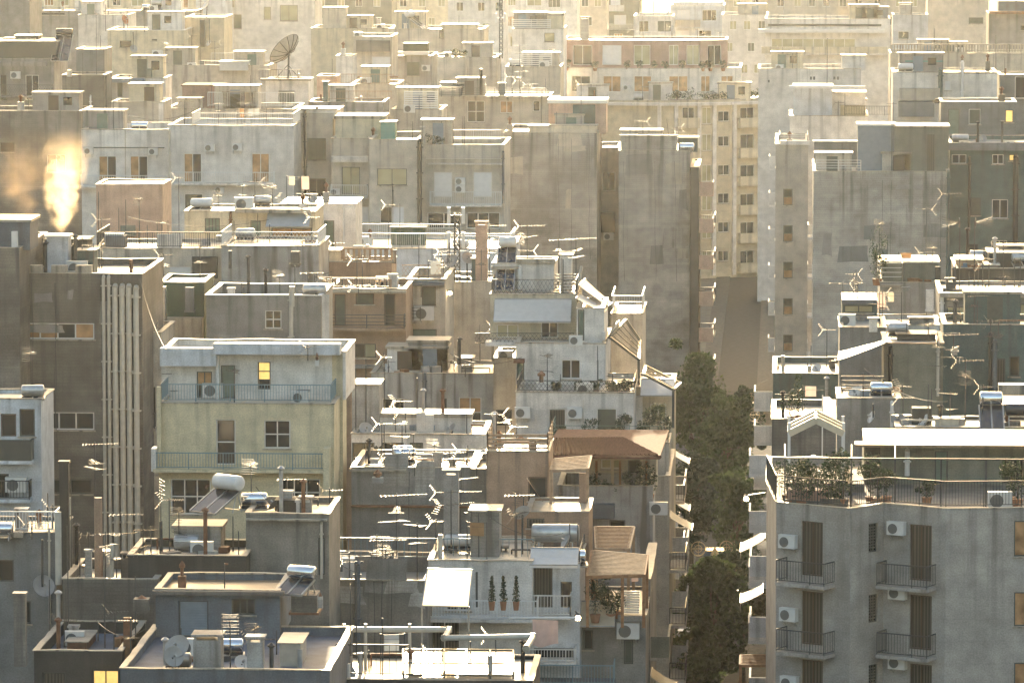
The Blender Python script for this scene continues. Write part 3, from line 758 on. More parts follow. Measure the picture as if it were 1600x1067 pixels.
b.ant(449, 745, 3, 'yagi', 0, 9, 1.3, 2).ant(515, 762, 4, 'yagi', 5, 7, .9).ant(453, 770, 2.5, 'pole')
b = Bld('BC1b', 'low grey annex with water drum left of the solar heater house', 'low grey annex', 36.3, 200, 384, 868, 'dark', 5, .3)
b.sol(292, 848, 3, 1.1, .32, 0, 'tin', False).chim(350, 356, 880, -.5, 'rust', 'none').block(272, 345, 826, 3.2, 2, 'concrete', 'roof_hut', .15)
b.ant(236, 822, 2, 'pole').ant(250, 815, 2.5, 'pole')
b = Bld('BC3', 'stained grey wall with walled terrace at bottom centre', 'stained terrace wall block', 35, 480, 668, 907, 'conc_plain', 9, .9)
b.led('N', 435, 420, 830, 433, .2, 'coping').edge_rail(516, 834, .95, 'wide', 'rail_teal', 6.5, False, 'fence').pipe('N', 628, 340, 800, .13, 'bluegrey')
b.ant(611, 866, 3, 'pole').ant(553, 905, 1, 'pole').ant(598, 840, 5, 'yagi', 0, 12, 1.7, 3).ant(620, 770, 7, 'yagi', 10, 12, 2.2, 3)
q = BL['BC3']; wl_ = MB(); p0 = q.roofp(616, .4); p1 = q.roofp(619, 8); wl_.bar(p0+Vector((0,0,.5)), p1+Vector((0,0,.5)), .18, 1.0); mesh_obj('dividing_wall', wl_, 'coping', q.root)
# --- white balcony house behind the sheet standing in for the sun flash
b = Bld('BC4', 'white house with cypress pots behind a railed balcony, bottom centre', 'white balcony house', 34.5, 669, 832, 876, 'white', 8, .25, roof='roof_light')
b.door('N', 1355, 380, 1370, 600, 'doorgreen').win('N', 1170, 430, 1330, 620, 2, 1).bal('N', 1040, 1750, 640, 1.4, .85, 'bar', 'rail_white', 'white')
b.win('N', 1030, 645, 1260, 880, 2, 1, 'frame_white', 'curtain', 'door', False).ant(805, 770, 3, 'yagi', 0, 9, 1.4, 2)
b.block(735, 780, 800, 3, 2, 'concrete', 'roof_hut', .1).chim(693, 716, 742, 5, 'peel', 'slab').ant(705, 765, 4, 'corner', 0, 9, 2.2, 2).ant(715, 745, 6, 'yagi', 30, 9, 1.6, 2)
b.dish(816, 803, .42, 4, 120, 35)
b = Bld('BC4b', 'white balcony room under a tilted white awning beside brown pergola house', 'white awning balcony room', 34.3, 832, 906, 880, 'cool_white', 8.5, .3, roof='roof_conc')
b.bal('O', 120, 372, 628, 1.2, .95, 'bar', 'rail_white', 'white').door('O', 125, 330, 250, 600, 'curtain').win('O', 300, 440, 370, 600, 1, 1, 'frame_dark', 'glass', 'door', False)
b.awn('O', 118, 412, 232, 335, 1.4, 'awnwhite', .15).sol(868, 832, 3.5, 2.2, .42, 0, 'tin', False).dish(886, 846, .36, 1.2, 200, 30).edge_rail(832, 905, .5, 'horiz', 'rail_dark')
b.bal('O', 110, 402, 905, 1.5, .6, 'bar', 'rail_white', 'white').win('O', 130, 850, 380, 930, 3, 1, 'frame_dark', 'glass').bal('O', 150, 640, 1030, 2.0, .9, 'bar', 'rail_teal', 'bluegrey')
# --- brown pergola house on the street corner
b = Bld('BC5', 'dark house with brown slatted pergola roofs on the street corner', 'brown pergola house', 34, 906, 1009, 962, 'grey', 9, .1, roof='roof_conc')
b.ac('O', 718, 737, 1.25).win('O', 690, 800, 748, 950, 1, 1, 'frame_dark', 'shutter', 'door', False).led('O', 655, 640, 815, 680, .5, 'grey').win('O', 440, 740, 500, 860, 1, 1, 'frame_dark', 'glass')
b.awn('O', 412, 640, 560, 715, 1.6, 'awncream', .05)
# --- boiler house with glazed roof, bottom centre
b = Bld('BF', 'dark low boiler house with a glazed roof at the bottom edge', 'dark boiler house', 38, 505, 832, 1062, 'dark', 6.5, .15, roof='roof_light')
b.edge_rail(525, 640, 1.3, 'wide', 'rail_dark', .6, False).ant(598, 965, 1, 'pole')
# --- slate and white mid row
b = Bld('Y', 'yellow apartment block with railed terraces and white framed windows', 'yellow apartment block', 32.3, 247, 522, 631, 'yellow', 7, .1, roof='roof_light')
b.edge_rail(252, 517, .85, 'bar', 'rail_teal', .25)
b.win('I', 1335, 495, 1455, 775, 1, 2, 'frame_white', ['glass', 'glass'], 'door', False).win('J', 50, 500, 212, 674, 2, 2).win('I', 1055, 862, 1302, 1080, 3, 2, 'frame_white', 'glass').win('J', 152, 862, 396, 1030, 3, 2)
b.bal('I', 960, 2020, 785, 1.0, .8, 'bar', 'rail_teal', 'yellow').led('I', 948, 660, 978, 800, 1.0, 'white', 'end_wall').led('J', 425, 660, 466, 1090, 1.0, 'yellow', 'end_wall').led('I', 972, 290, 1000, 800, .3, 'yellow', 'end_wall')
b = Bld('Yp', '', '', 31.9, 252, 540, 549, 'white', 5.5, .3, on='Y', part=('Y', 'top_floor'), roof='roof_light')
b.win('I', 1215, 200, 1310, 362, 2, 2, 'frame_dark', ['glass', 'glass', 'glass_warm', 'glass_warm']).door('I', 1365, 160, 1452, 398, 'doorgreen').win('J', 10, 140, 90, 310, 1, 3, 'frame_dark', ['glass', 'lit', 'lit'], 'door', False)
b.led('I', 1000, 45, 1345, 155, .9, 'cool_white', 'canopy').led('I', 1330, 15, 2110, 85, 1.0, 'cool_white', 'canopy').led('I', 1340, 80, 1360, 395, .5, 'white', 'fin')
b.chim(492, 498, 572, -1.2, 'tankwhite', 'cowl', .2).ant(481, 566, -1.3, 'yagi', 20, 5, .6)
b.led('J', 470, 70, 540, 1500, .02, 'yellow', 'pier')
# dull block with bundled pipes
b = Bld('GL', 'dirty grey block with six tall vertical pipes on its wall', 'grey block with vertical pipes', 30, 29, 222, 428, 'dirty', 9, .3, roof='roof_conc')
b.win('E', 130, 968, 582, 1067, 4, 1, 'frame_white', ['glass_warm', 'glass_warm', 'glass', 'glass_warm']).win('I', 250, 450, 582, 560, 3, 1).win('I', 180, 862, 568, 955, 3, 1, 'frame_dark', 'glass')
for k, (x, y, r) in enumerate(((640,690,.09),(672,690,.09),(712,750,.15),(756,750,.15),(797,750,.15),(842,760,.15))): b.pipe('E', x, y, 2450, r, 'plastpipe', 'wall_pipe')
for x0, x1 in ((41,65),(80,104),(118,143)): b.block(x0, x1, 415, .05, .5, 'coping', 'parapet_block', 0)
b.block(48, 137, 376, 5, 2, 'dark', 'boiler_room', .1, lipm='dark').block(73, 107, 371, 2.5, 1.1, 'cool_white', 'boiler_flue', .12, lipm='tankwhite').block(120, 147, 392, 3.0, 1.5, 'teal', 'vent_box', .05)
b.ant(155, 300, 6, 'pole').ant(159, 340, 5, 'yagi', 20, 5, .8).roofac(122, 2, 1.3)
b = Bld('GLa', 'dirty grey pier topped by a cooling unit at the left edge', 'grey pier', 30.4, -40, 30, 388, 'dirty', 10, .2)
b.block(-20, 47, 347, 1.2, 3, 'bluegrey', 'cooling_unit', .15, lipm='steel').chim(18, 27, 362, .3, 'tankwhite', 'none', nm='flue')
# --- grey box with white rim, green box, beige
b = Bld('MC6', 'stained grey box with white roof rim and one dark window', 'stained white rimmed box', 29, 322, 502, 462, 'grey', 7, .55, roof='roof_light', cop='frame_white')
b.win('F', 55, 890, 157, 1002, 2, 2, 'frame_white', 'glass').ant(461, 415, 3, 'pole').chim(452, 460, 448, -.4, 'plastpipe', 'round', nm='flue')
b.pipe('F', 218, 780, 1300, .12, 'plastpipe', 'flue_pipe').led('F', 408, 790, 455, 1500, .02, 'white', 'pier')
b = Bld('MC7', 'dark green sheet clad roof room left of the stained box', 'green roof room', 28.4, 248, 319, 442, 'greensheet', 5, .1, cop='coping')
b.led('E', 875, 928, 1260, 1400, .6, 'beige', 'lower_storey').chim(289, 302, 488, -1.6, 'slate', 'lip').block(222, 258, 507, -1.4, .7, 'tin', 'skylight', .05)
b.led('E', 870, 945, 1030, 1000, 1.2, 'dark', 'canopy')
b = Bld('MC7b', 'beige wall slice between the pipes and the yellow block', 'beige wall slice', 29.5, 222, 252, 520, 'beige', 6, .2)
b.win('I', 882, 295, 960, 540, 1, 1, 'frame_dark', 'glass', 'door', False).win('I', 882, 785, 945, 865, 1, 1, 'frame_dark', 'glass').bal('I', 880, 965, 545, .5, .8)
# --- cream penthouse row
b = Bld('MC8', 'long beige storey with railed terrace under the cream penthouse', 'long beige terrace storey', 25.6, 152, 346, 389, 'beige', 7, .15, roof='roof_conc')
b.edge_rail(152, 346, .95, 'bar', 'rail_dark').win('E', 1045, 618, 1178, 690, 1, 1, 'frame_white', 'blind').win('E', 905, 600, 985, 720, 1, 1, 'frame_white', 'glass', 'door', False)
for x, y, d in ((155,310,1),(197,312,2),(218,308,2.5),(186,325,3)): b.ant(x, y, d, 'yagi' if x > 200 else 'pole', 80, 5, .6)
b.roofac(180, 3, 1.4).block(165, 195, 369, 2, 1.4, 'bluegrey', 'covered_table', 0).block(245, 284, 366, 1.2, .1, 'white', 'lattice_screen', 0)
b.ant(280, 275, 3, 'yagi', 0, 5, .7).led('E', 1190, 555, 1345, 690, .3, 'dark', 'scaffold_frame')
b = Bld('MC8b', 'peeling whitewashed wall under the awning terrace', 'peeling whitewashed wall', 25.8, 346, 498, 385, 'peel', 7, .1, roof='roof_conc')
b.edge_rail(346, 496, .8, 'lattice', 'rail_white').ant(366, 345, .5, 'pole').chim(357, 362, 420, -2, 'mast', 'cowl', .2).chim(454, 468, 418, -2.4, 'dirty', 'slab')
b = Bld('MC8p', 'cream rooftop house with a grey awning and green door', 'cream rooftop house', 24.8, 288, 492, 331, 'cream', 6, .1, on='MC8', roof='roof_light', name='rooftop_house', cat='house')
b.win('E', 1265, 320, 1358, 402, 4, 1, 'frame_dark', 'doorgreen').door('E', 1546, 335, 1610, 495, 'doorgreen').pipe('E', 1425, 290, 490, .08, 'rust').awn('F', 75, 340, 275, 372, 1.6, 'awngrey', .05)
b.win('F', 95, 380, 345, 480, 2, 1, 'frame_dark', 'glass_warm').roofac(382, 2, 1.4).led('F', -120, 258, 340, 285, .8, 'coping', 'eave').ant(341, 303, 2, 'yagi', 70, 5, .5)
b = Bld('MC8c', 'pale plain house with corrugated roof right of the grey awning', 'pale corrugated roof house', 24, 440, 556, 319, 'white', 5, .02, roof='roof_light', cop='tin')
b.win('F', 420, 335, 483, 512, 1, 1, 'frame_dark', 'doorgreen', 'door', False).pipe('F', 540, 235, 480, .06, 'frame_white').led('F', 355, 300, 420, 505, .3, 'cool_white', 'pier')
b = Bld('MC9', 'plain salmon pink box wall behind the roof aerials', 'salmon pink box', 23, 150, 254, 289, 'pink', 5, .05, cop='coping')
b.led('E', 745, 365, 838, 430, .2, 'olive', 'board')
b = Bld('MC9b', 'low white terrace with white railings in front of beige blocks', 'white railed terrace', 22.4, 500, 800, 389, 'cool_white', 11, .2, roof='roof_conc')
b.edge_rail(506, 798, 1.0, 'bar', 'rail_white').edge_rail(555, 720, 1.1, 'bar', 'rail_white', 7, False).block(611, 664, 356, 5.5, 1.5, 'greensheet', 'shed', .05, lipm='teal').roofac(566, 4, 1.2)
b.ant(607, 318, 2, 'corner', 10, 7, .8).ant(625, 318, 4, 'pole')

# --- stepped white block at the centre
b = Bld('MC10', 'stepped pinkish white block with terraces and white awnings at centre', 'stepped white block', 28.6, 806, 990, 614, 'white', 10, .2, roof='roof_conc')
b.win('K', 225, 430, 332, 600, 1, 1, 'frame_white', 'curtain', 'door', False).win('K', 522, 428, 648, 600, 1, 1, 'frame_white', 'shutter', 'door', False).ac('K', 66, 450).ac('K', 388, 453)
b.edge_rail(808, 990, .6, 'lattice', 'rail_dark').roofac(914, .6, 1.1).led('K', 438, 375, 442, 560, .06, 'plastpipe', 'drain_pipe')
for x, d in ((870,.5),(905,.5),(955,.6),(965,1.0),(930,1.5),(975,.6),(982,1.8)): b.plant(x, d, .7, .3, 'bush')
b = Bld('MC10a', '', '', 28.0, 806, 946, 537, 'white', 8.5, .12, on='MC10', part=('MC10', 'upper_storey'), roof='roof_conc')
b.win(None, 877, 562, 907, 592, 2, 1).door(None, 807, 566, 819, 612, 'doorgreen').led(None, 803, 560, 820, 566, .5, 'tile', 'door_canopy')
b.roofac(900, .3, .9)
b = Bld('MC10b', '', '', 27.6, 766, 901, 461, 'cream', 8, .1, on='MC10a', part=('MC10', 'setback_storey'), roof='roof_conc')
b.win(None, 845, 503, 872, 536, 2, 1, 'frame_white', 'glass', 'door', False).awn(None, 773, 893, 467, 502, 1.2, 'awnwhite', .08).led(None, 760, 531, 900, 538, 1.2, 'white', 'terrace_slab').win(None, 776, 507, 810, 530, 2, 1, 'frame_white', 'glass_pale')
q = BL['MC10b']; rl = MB(); a_ = atY(742, 537, q.Y-1.1); c_ = atY(897, 537, q.Y-1.1); rail(rl, a_, c_, .6, 'lattice'); mesh_obj('terrace_railing', rl, 'rail_dark', q.root)
b = Bld('MC10c', '', '', 27.2, 769, 866, 412, 'white', 4.5, .05, on='MC10b', part=('MC10', 'stair_tower'), roof='roof_light')
b.led(None, 806, 404, 868, 412, .15, 'coping', 'eave').pipe(None, 812, 420, 457, .12, 'frame_white').led(None, 768, 416, 811, 421, .2, 'coping', 'eave')
q = BL['MC10b']; q.edge_rail(768, 900, .8, 'lattice', 'rail_dark')
q.ant(880, 405, 1.0, 'pole').ant(900, 370, 2.5, 'yagi', 0, 9, 1.8, 3).ant(873, 372, 5, 'yagi', 5, 9, 1.6, 2).ant(824, 350, 6, 'corner', 0, 9, 1.6, 3).ant(790, 372, 6.5, 'log', 0).sol(793, 378, 6, 1.0, .3, 0, 'tankwhite')
q.block(875, 893, 399, 4, 1.2, 'white', 'roof_hut', .05)
# bright balustrade planks on the right of the stair tower
b = Bld('MC10d', '', '', 27.9, 901, 944, 482, 'white', 6, .05, on='MC10a', part=('MC10', 'corner_room'), roof='roof_conc')
b.door(None, 903, 484, 913, 532, 'doorgreen').led(None, 941, 518, 946, 530, .4, 'white')
b = Bld('MC10e', '', '', 26.8, 955, 1004, 491, 'beige', 7, .05, part=('MC10', 'rear_wing'), roof='roof_conc')
b.edge_rail(956, 1003, 1.0, 'bar', 'rail_white')
b = Bld('MC10f', '', '', 28.1, 990, 1052, 606, 'cream', 7, .05, part=('MC10', 'side_wing'), roof='roof_conc')
b.win(None, 1016, 631, 1041, 660, 2, 1, 'frame_white', 'glass_pale').awn(None, 1002, 1054, 592, 618, 1.5, 'awnwhite', .05).led(None, 993, 618, 1004, 690, .3, 'white', 'pier')
b = Bld('MC10g', 'planted street corner terrace with green glass railing beside tiled roof', 'planted corner terrace', 29.2, 860, 1045, 692, 'beige', 4.5, .12, roof='roof_conc')
b.edge_rail(862, 1044, .85, 'horiz', 'doorgreen')
for x, d, h, k in ((1005,.8,1.2,'bush'),(1015,1.0,1.9,'tree'),(1028,.7,2.2,'tree'),(1038,1.4,1.5,'bush'),(975,.8,1.6,'tree'),(960,.5,.9,'bush'),(945,.6,.8,'bush'),(925,.6,1.3,'bush'),(890,.5,.8,'bush'),(872,.6,.9,'bush'),(910,.4,.7,'bush')): b.plant(x, d, h, .42, k)
# --- tiled roof house and garden
b = Bld('TH', 'old house with red tiled hip roof and planted veranda', 'red tiled roof house', 30.6, 872, 1020, 760, 'peel', 5.2, .9, roof='roof_conc')
for x, d, h, k in ((930,.6,1.6,'bush'),(945,.5,1.2,'cone'),(955,.5,1.0,'bush'),(985,.5,1.7,'bush'),(998,.4,1.6,'cone'),(1008,.6,2.1,'bush'),(972,.6,.9,'bush'),(1015,.9,1.4,'bush')): b.plant(x, d, h, .4, k)
b.led('K', 470, 1010, 635, 1100, .6, 'bluegrey', 'canopy').ac('K', 905, 1040, 1.1)
b.win('O', 600, 60, 700, 120, 1, 1, 'frame_dark', 'glass')
b = Bld('THv', '', '', 29.9, 920, 1026, 708, 'cream', 2.6, .0, on='TH', part=('TH', 'veranda_wall'))
b.win('K', 550, 740, 670, 800, 2, 1, 'frame_white', 'glass_pale').win('K', 715, 745, 790, 840, 1, 1, 'frame_dark', 'glass', 'door', False)
# --- brown tower and slatted parts
b = Bld('BT', 'brown rendered tower with slatted sun screen top, beside tiled house', 'brown slatted tower', 32.6, 760, 857, 706, 'brown', 5, .1)
b.edge_rail(762, 856, .85, 'slat', 'woodpale', .3).win('K', 100, 850, 215, 1000, 1, 1, 'frame_brown', 'glass')
b = Bld('BT2', 'small brown gabled roof room by the slatted tower', 'small brown roof room', 33.4, 822, 920, 800, 'brown', 5, .1, roof='roof_light')
b.win('O', 70, 50, 200, 110, 1, 1, 'frame_dark', 'curtain')
b.ant(818, 790, 1, 'corner', 40, 7, .8)
# --- mid centre, left part
b = Bld('MC1', 'low white house with dark doors and outside stair at centre', 'low white stair house', 30.2, 549, 757, 679, 'white', 6, .15, roof='roof_light')
b.win('J', 592, 638, 732, 785, 2, 1, 'frame_dark', 'glass', 'door', False).win('J', 780, 638, 912, 738, 2, 1, 'frame_dark', ['glass', 'glass_warm']).win('J', 948, 638, 1032, 780, 1, 1, 'frame_dark', 'shutter', 'door', False)
b.led('J', 588, 780, 940, 800, 1.2, 'coping', 'terrace_slab')
b.chim(651, 664, 645, 1.5, 'white', 'none').chim(663, 677, 648, 1.4, 'white', 'none').block(550, 592, 602, 2.5, 2.5, 'peel', 'roof_hut', .08).block(590, 735, 652, 3.2, 2, 'white', 'roof_room', .22)
b.ant(556, 575, 1.5, 'pole').ant(572, 560, 2.5, 'pole').ant(634, 640, .6, 'yagi', 10, 9, 1.2).ant(601, 555, 4, 'yagi', 0, 3, .6).ant(652, 590, 5, 'pole').ant(661, 555, 5, 'pole')
b = Bld('MC2', 'blackened concrete wall with chimneys and many aerials at centre', 'blackened concrete wall block', 32, 549, 737, 731, 'grey', 7, .3)
b.chim(581, 598, 755, -1.5, 'peel', 'cowl').chim(678, 690, 710, 1, 'peel', 'lip').chim(701, 712, 720, 1.0, 'concrete', 'lip').led('J', 595, 800, 930, 815, .3, 'coping').led('J', 590, 1020, 1320, 1035, .4, 'rust', 'gutter')
b.ant(617, 720, 1, 'yagi', 10, 12, 2.0, 3).ant(622, 755, .4, 'yagi', 0, 12, 2.2, 1).ant(572, 690, 2, 'pole').ant(555, 790, .3, 'pole').ant(709, 745, .6, 'yagi', 0, 12, 2.2, 3).ant(703, 715, 3, 'yagi', 15, 9, 1.3, 2).ant(648, 770, -.6, 'pole')
b.ant(640, 735, 3, 'yagi', 0, 7, 1.1).ant(729, 700, 3, 'corner', 10, 9, 1.4, 2)
b = Bld('MC2b', 'brown grey party wall right of the blackened concrete wall', 'brown grey party wall', 32.1, 737, 822, 733, 'conc_plain', 6, .3)
b.edge_rail(760, 818, .7, 'horiz', 'rail_white').ant(769, 650, 1, 'pole').ant(777, 705, 1.4, 'yagi', 0, 9, 1.5, 2).ant(775, 725, .4, 'log', 20).led(None, 735, 800, 822, 806, .4, 'steel', 'gutter').ant(745, 770, -.5, 'pole')
b = Bld('MC3', 'mottled old wall house with sunlit roof edge at centre', 'mottled old house', 27.2, 580, 771, 584, 'peel', 7, .12, roof='roof_light')
b.win('J', 780, 365, 917, 458, 2, 1, 'frame_white', 'glass').win('J', 1252, 358, 1392, 545, 2, 2, 'frame_white', ['glass', 'glass', 'glass_warm', 'glass_warm'], 'door', False).win('J', 1155, 365, 1178, 450, 1, 1, 'frame_dark', 'glass').pipe('J', 1042, 215, 430, .1, 'bluegrey')
b.ant(607, 563, 1, 'yagi', 20, 3, .6).ant(600, 550, 1.5, 'pole').ant(727, 585, -.3, 'yagi', 0, 9, 1.6).ant(660, 545, 3, 'pole').ant(690, 577, 1.0, 'yagi', 10, 9, 1.6, 2).block(718, 738, 560, 2, 1.5, 'grey', 'roof_hut', .05)
b = Bld('MC3b', 'narrow grey stair shaft between old house and stepped white block', 'narrow grey stair shaft', 27.4, 771, 806, 560, 'beige', 6, .2)
for x, y in ((750,507),(771,500),(769,538),(782,512)): b.ant(x, y, .6, 'pole')
b.win(None, 775, 640, 800, 665, 1, 1, 'frame_dark', 'glass').roofac(790, .5, 1)
b = Bld('MC4', 'ochre brown house with balcony and dark doors, left of centre', 'ochre brown balcony house', 26.6, 514, 634, 452, 'brown', 7, .35)
b.win('F', 485, 790, 553, 985, 1, 1, 'frame_brown', 'shutter', 'door', False).win('F', 615, 785, 728, 852, 1, 1, 'frame_brown', 'shutter').win('F', 792, 790, 860, 985, 1, 1, 'frame_brown', ['glass'], 'door', False).bal('F', 458, 925, 990, .9, .8, 'horiz', 'rail_dark').win('J', 605, 28, 740, 116, 2, 1, 'frame_dark', ['glass', 'glass_pale'])
b.led('F', 445, 762, 930, 778, .5, 'coping', 'cornice').edge_rail(520, 608, .55, 'bar', 'rail_dark', .1, False).edge_rail(507, 610, .8, 'baluster', 'woodpale', 3, False, 'balustrade', 0)
b.led('J', 560, 155, 800, 175, .6, 'grey').ant(558, 402, 1.5, 'yagi', 0, 7, 1.0).ant(492, 430, 1, 'log', -10).ant(560, 505, -1.2, 'yagi', 20, 7, 1.1).ant(658, 530, -1, 'pole')
b = Bld('MC4t', 'pink orange balustrade terrace behind the ochre brown house', 'orange balustrade terrace', 25.2, 500, 612, 410, 'brown', 4, .1, roof='roof_light')
b.edge_rail(536, 612, .85, 'baluster', 'woodpale', .15, False, 'balustrade').block(500, 535, 392, 1, 2, 'cream', 'roof_hut', .05).chim(612, 619, 393, .5, 'peel', 'lip')
b = Bld('MC5', 'tan house with shuttered window right of the ochre brown house', 'tan shuttered house', 26.1, 636, 696, 437, 'beige', 8, .7)
b.win('F', 1025, 742, 1110, 862, 1, 1, 'frame_brown', 'shutter').win('F', 955, 1005, 1115, 1085, 1, 1, 'frame_dark', 'doorgreen').bal('F', 930, 1025, 945, .9, .8, 'horiz').edge_rail(628, 695, .7, 'lattice', 'woodpale', 1.2, False).led('F', 945, 710, 1165, 735, .4, 'bluegrey', 'ledge')
b.ac('F', 1040, 905, 1.4)
b = Bld('MC5b', 'tall narrow beige wall with two small windows behind aerials', 'narrow beige wall', 25.4, 696, 770, 441, 'beige', 7, .2)
b.win('F', 1172, 770, 1225, 860, 1, 1, 'frame_white', 'glass').win('F', 1172, 915, 1225, 1000, 1, 1, 'frame_white', 'curtain').win('J', -10, 0, 10, 10)
b.chim(743, 761, 352, 1, 'pink', 'slab').ant(713, 333, 1.5, 'lattice').ant(700, 390, 1, 'corner', 5, 9, 1.8, 2).ant(765, 350, 3, 'yagi', 0, 9, 1.6, 4).dish(706, 408, .42, 1, 250, 30, 'dishgrey').dish(730, 404, .4, 2, 300, 30)
b.block(737, 760, 405, 1.2, 2, 'teal', 'roof_hut', .08, lipm='frame_white').ant(690, 395, 3, 'yagi', 0, 9, 1.4, 2).ant(752, 390, .5, 'yagi', 0, 9, 2.0, 2).ant(737, 420, .2, 'pole').chim(700, 708, 420, .3, 'tankwhite', 'round')
# --- right middle
b = Bld('RM1', 'grey roof house with tilted shed roofs and tall chimney, right', 'grey shed roof house', 26, 1375, 1462, 442, 'grey', 8, .2)
b.block(1378, 1466, 411, 1.2, 4, 'olive', 'shed', .12, lipm='tin').chim(1410, 1420, 455, -2.2, 'slate', 'slab').chim(1461, 1469, 417, -.5, 'dark', 'none').ant(1374, 347, 2, 'yagi', 80, 4, .7).ant(1447, 324, 3, 'yagi', 170, 3, 1.0).ant(1386, 370, 3, 'pole')
b.led(None, 1376, 444, 1410, 448, .3, 'coping').plant(1369, .6, 3.6, .5, 'bush').edge_rail(1374, 1410, 1.1, 'horiz', 'rail_white').chim(1447, 1459, 487, -2.4, 'white', 'lip').plant(1372, .4, 2.2, .5, 'bush')
b = Bld('RM1b', 'white stucco annex with stepped chimney caps below grey shed house', 'white stucco annex', 27.5, 1358, 1468, 508, 'white', 6, .2)
b.block(1421, 1459, 497, .5, .8, 'peel', 'wall_stub', .05)
b = Bld('RM2', 'grey flat roofed house with sunlit roof and three pale windows, right edge', 'sunlit flat roofed right house', 27.3, 1468, 1640, 460, 'slate', 8, .15, roof='roof_light')
b.win('H', 1105, 868, 1325, 965, 3, 1, 'frame_dark', 'glass_pale').win('H', 1555, 850, 1640, 960, 1, 1, 'frame_dark', 'glass_pale').led('H', 1060, 775, 1700, 805, .7, 'coping', 'eave').bal('H', 1050, 1700, 972, .8, .4, 'horiz').pipe('H', 1075, 800, 960, .1, 'tankwhite')
b.ant(1493, 395, 1, 'pole').ant(1567, 376, 2, 'pole').ant(1499, 345, 5, 'log', 180).ant(1522, 345, 6, 'log', 0).ant(1570, 430, 1, 'yagi', 80, 4, .6)
b.chim(1554, 1567, 487, -2, 'bluegrey', 'cowl').ant(1545, 385, 5, 'yagi', 40, 7, 1.2, 2)
b = Bld('RM2t', 'jumbled roof of tarps and tin sheds at the right edge', 'jumbled tarp roof', 26.2, 1492, 1640, 420, 'dark', 7, .1)
for x0, x1, y, d, dp, mm in ((1495,1535,407,1,3,'woodpale'),(1530,1560,415,.5,2,'dirty'),(1545,1640,396,2,3,'dark'),(1560,1600,385,4,1,'dark')): b.block(x0, x1, y, d, dp, mm, 'shed', .08, lipm='tin')
b.sol(1595, 402, 2, 1.1, .25, 10, 'tin').ant(1481, 300, 6, 'yagi', 0, 7, 1.2)
b = Bld('RM3', 'small glazed box house with flat lid at foot of blank wall', 'small box house', 27.8, 1316, 1371, 470, 'teal', 5, .0, roof='roof_conc')
b.led('H', 455, 822, 672, 850, .35, 'bluegrey', 'roof_slab').win('H', 470, 858, 650, 905, 2, 1, 'frame_dark', 'glass_pale').ant(1340, 440, 1.5, 'yagi', 60, 4, .9).ant(1317, 440, 2, 'yagi', 180, 3, 1.2)
b.led('H', 462, 910, 650, 990, .2, 'dirty')
b = Bld('RM3b', 'pale stair wall below the small box house', 'pale stair wall', 28.4, 1312, 1384, 512, 'slate', 6, .2)
b.block(1358, 1371, 498, -.3, .6, 'white', 'wall_stub', .05)
b = Bld('RM4', 'plain olive grey box house with orange rimmed roof opening, right', 'orange rimmed box house', 29.6, 1381, 1474, 537, 'olive', 6, .05, cop='woodpale')
b.pipe('L', 757, 50, 340, .12, 'dark').pipe('L', 1050, 30, 350, .08).block(1402, 1462, 523, 2, 2, 'dark', 'roof_opening', .05, lipm='dark')
b.chim(1488, 1496, 555, -1.2, 'beige', 'slab')
b.ant(1465, 545, -1, 'yagi', 0, 9, 1.8, 3).ant(1490, 540, -1.6, 'yagi', 5, 9, 2.0, 3)
b = Bld('RM6', 'broad green grey wall with windows behind aerials, right edge', 'broad green grey wall', 29, 1474, 1640, 508, 'teal', 6, .3)
b.win('L', 1490, 105, 1552, 230, 1, 1, 'frame_dark', 'glass').win('L', 1400, 120, 1465, 320, 1, 1, 'frame_dark', 'curtain').pipe('L', 1400, 20, 330, .13, 'slate').pipe('L', 1375, -20, 340, .1, 'dark')
b.ant(1548, 505, -1.5, 'yagi', 0, 9, 2.2, 2).ant(1560, 560, -2, 'corner', 0, 9, 1.6, 2).ant(1527, 470, 1, 'pole')
b = Bld('RM5', 'raw concrete box with shiny water drum on top, right', 'raw concrete box', 31, 1308, 1407, 623, 'grey', 5, .1, roof='roof_conc')
b.sol(1377, 611, 1.5, 1.1, .27, 0, 'chrome').edge_rail(1315, 1380, .9, 'horiz', 'frame_dark', 1.6, False).dish(1364, 652, .34, -1.2, 200, 25, 'tankwhite').pipe('L', 765, 400, 540, .09, 'tankwhite')
b.ant(1410, 620, .5, 'yagi', -30, 5, .7)
b = Bld('RM7', 'dark roof yard with metal drums and junk behind penthouse, right edge', 'dark junk roof yard', 32, 1400, 1640, 668, 'dark', 4.5, .1, roof='roof_conc')
b.sol(1548, 622, 1.2, 1.1, .32, 0, 'chrome').sol(1590, 640, .8, 1.2, .3, 0, 'collector', False).block(1461, 1498, 655, .6, .8, 'tin', 'junk_box', .05).block(1425, 1455, 638, 2, 1, 'dark', 'junk_box', 0)
b.ant(1535, 620, .8, 'pole').ant(1484, 625, 1, 'pole').ant(1450, 600, 1.5, 'pole').ant(1508, 560, 2, 'corner', 0, 9, 1.4, 2)
b = Bld('RM7b', 'small sunlit lean-to with corrugated lid at the right edge', 'small sunlit lean-to', 31.2, 1562, 1640, 632, 'olive', 4, .0, roof='roof_light', name='lean_to', cat='shed')
b.led('L', 1420, 268, 1700, 335, 1.0, 'coping', 'roof_slab')
b.win('L', 1490, 360, 1600, 400, 1, 1, 'frame_dark', 'glass')
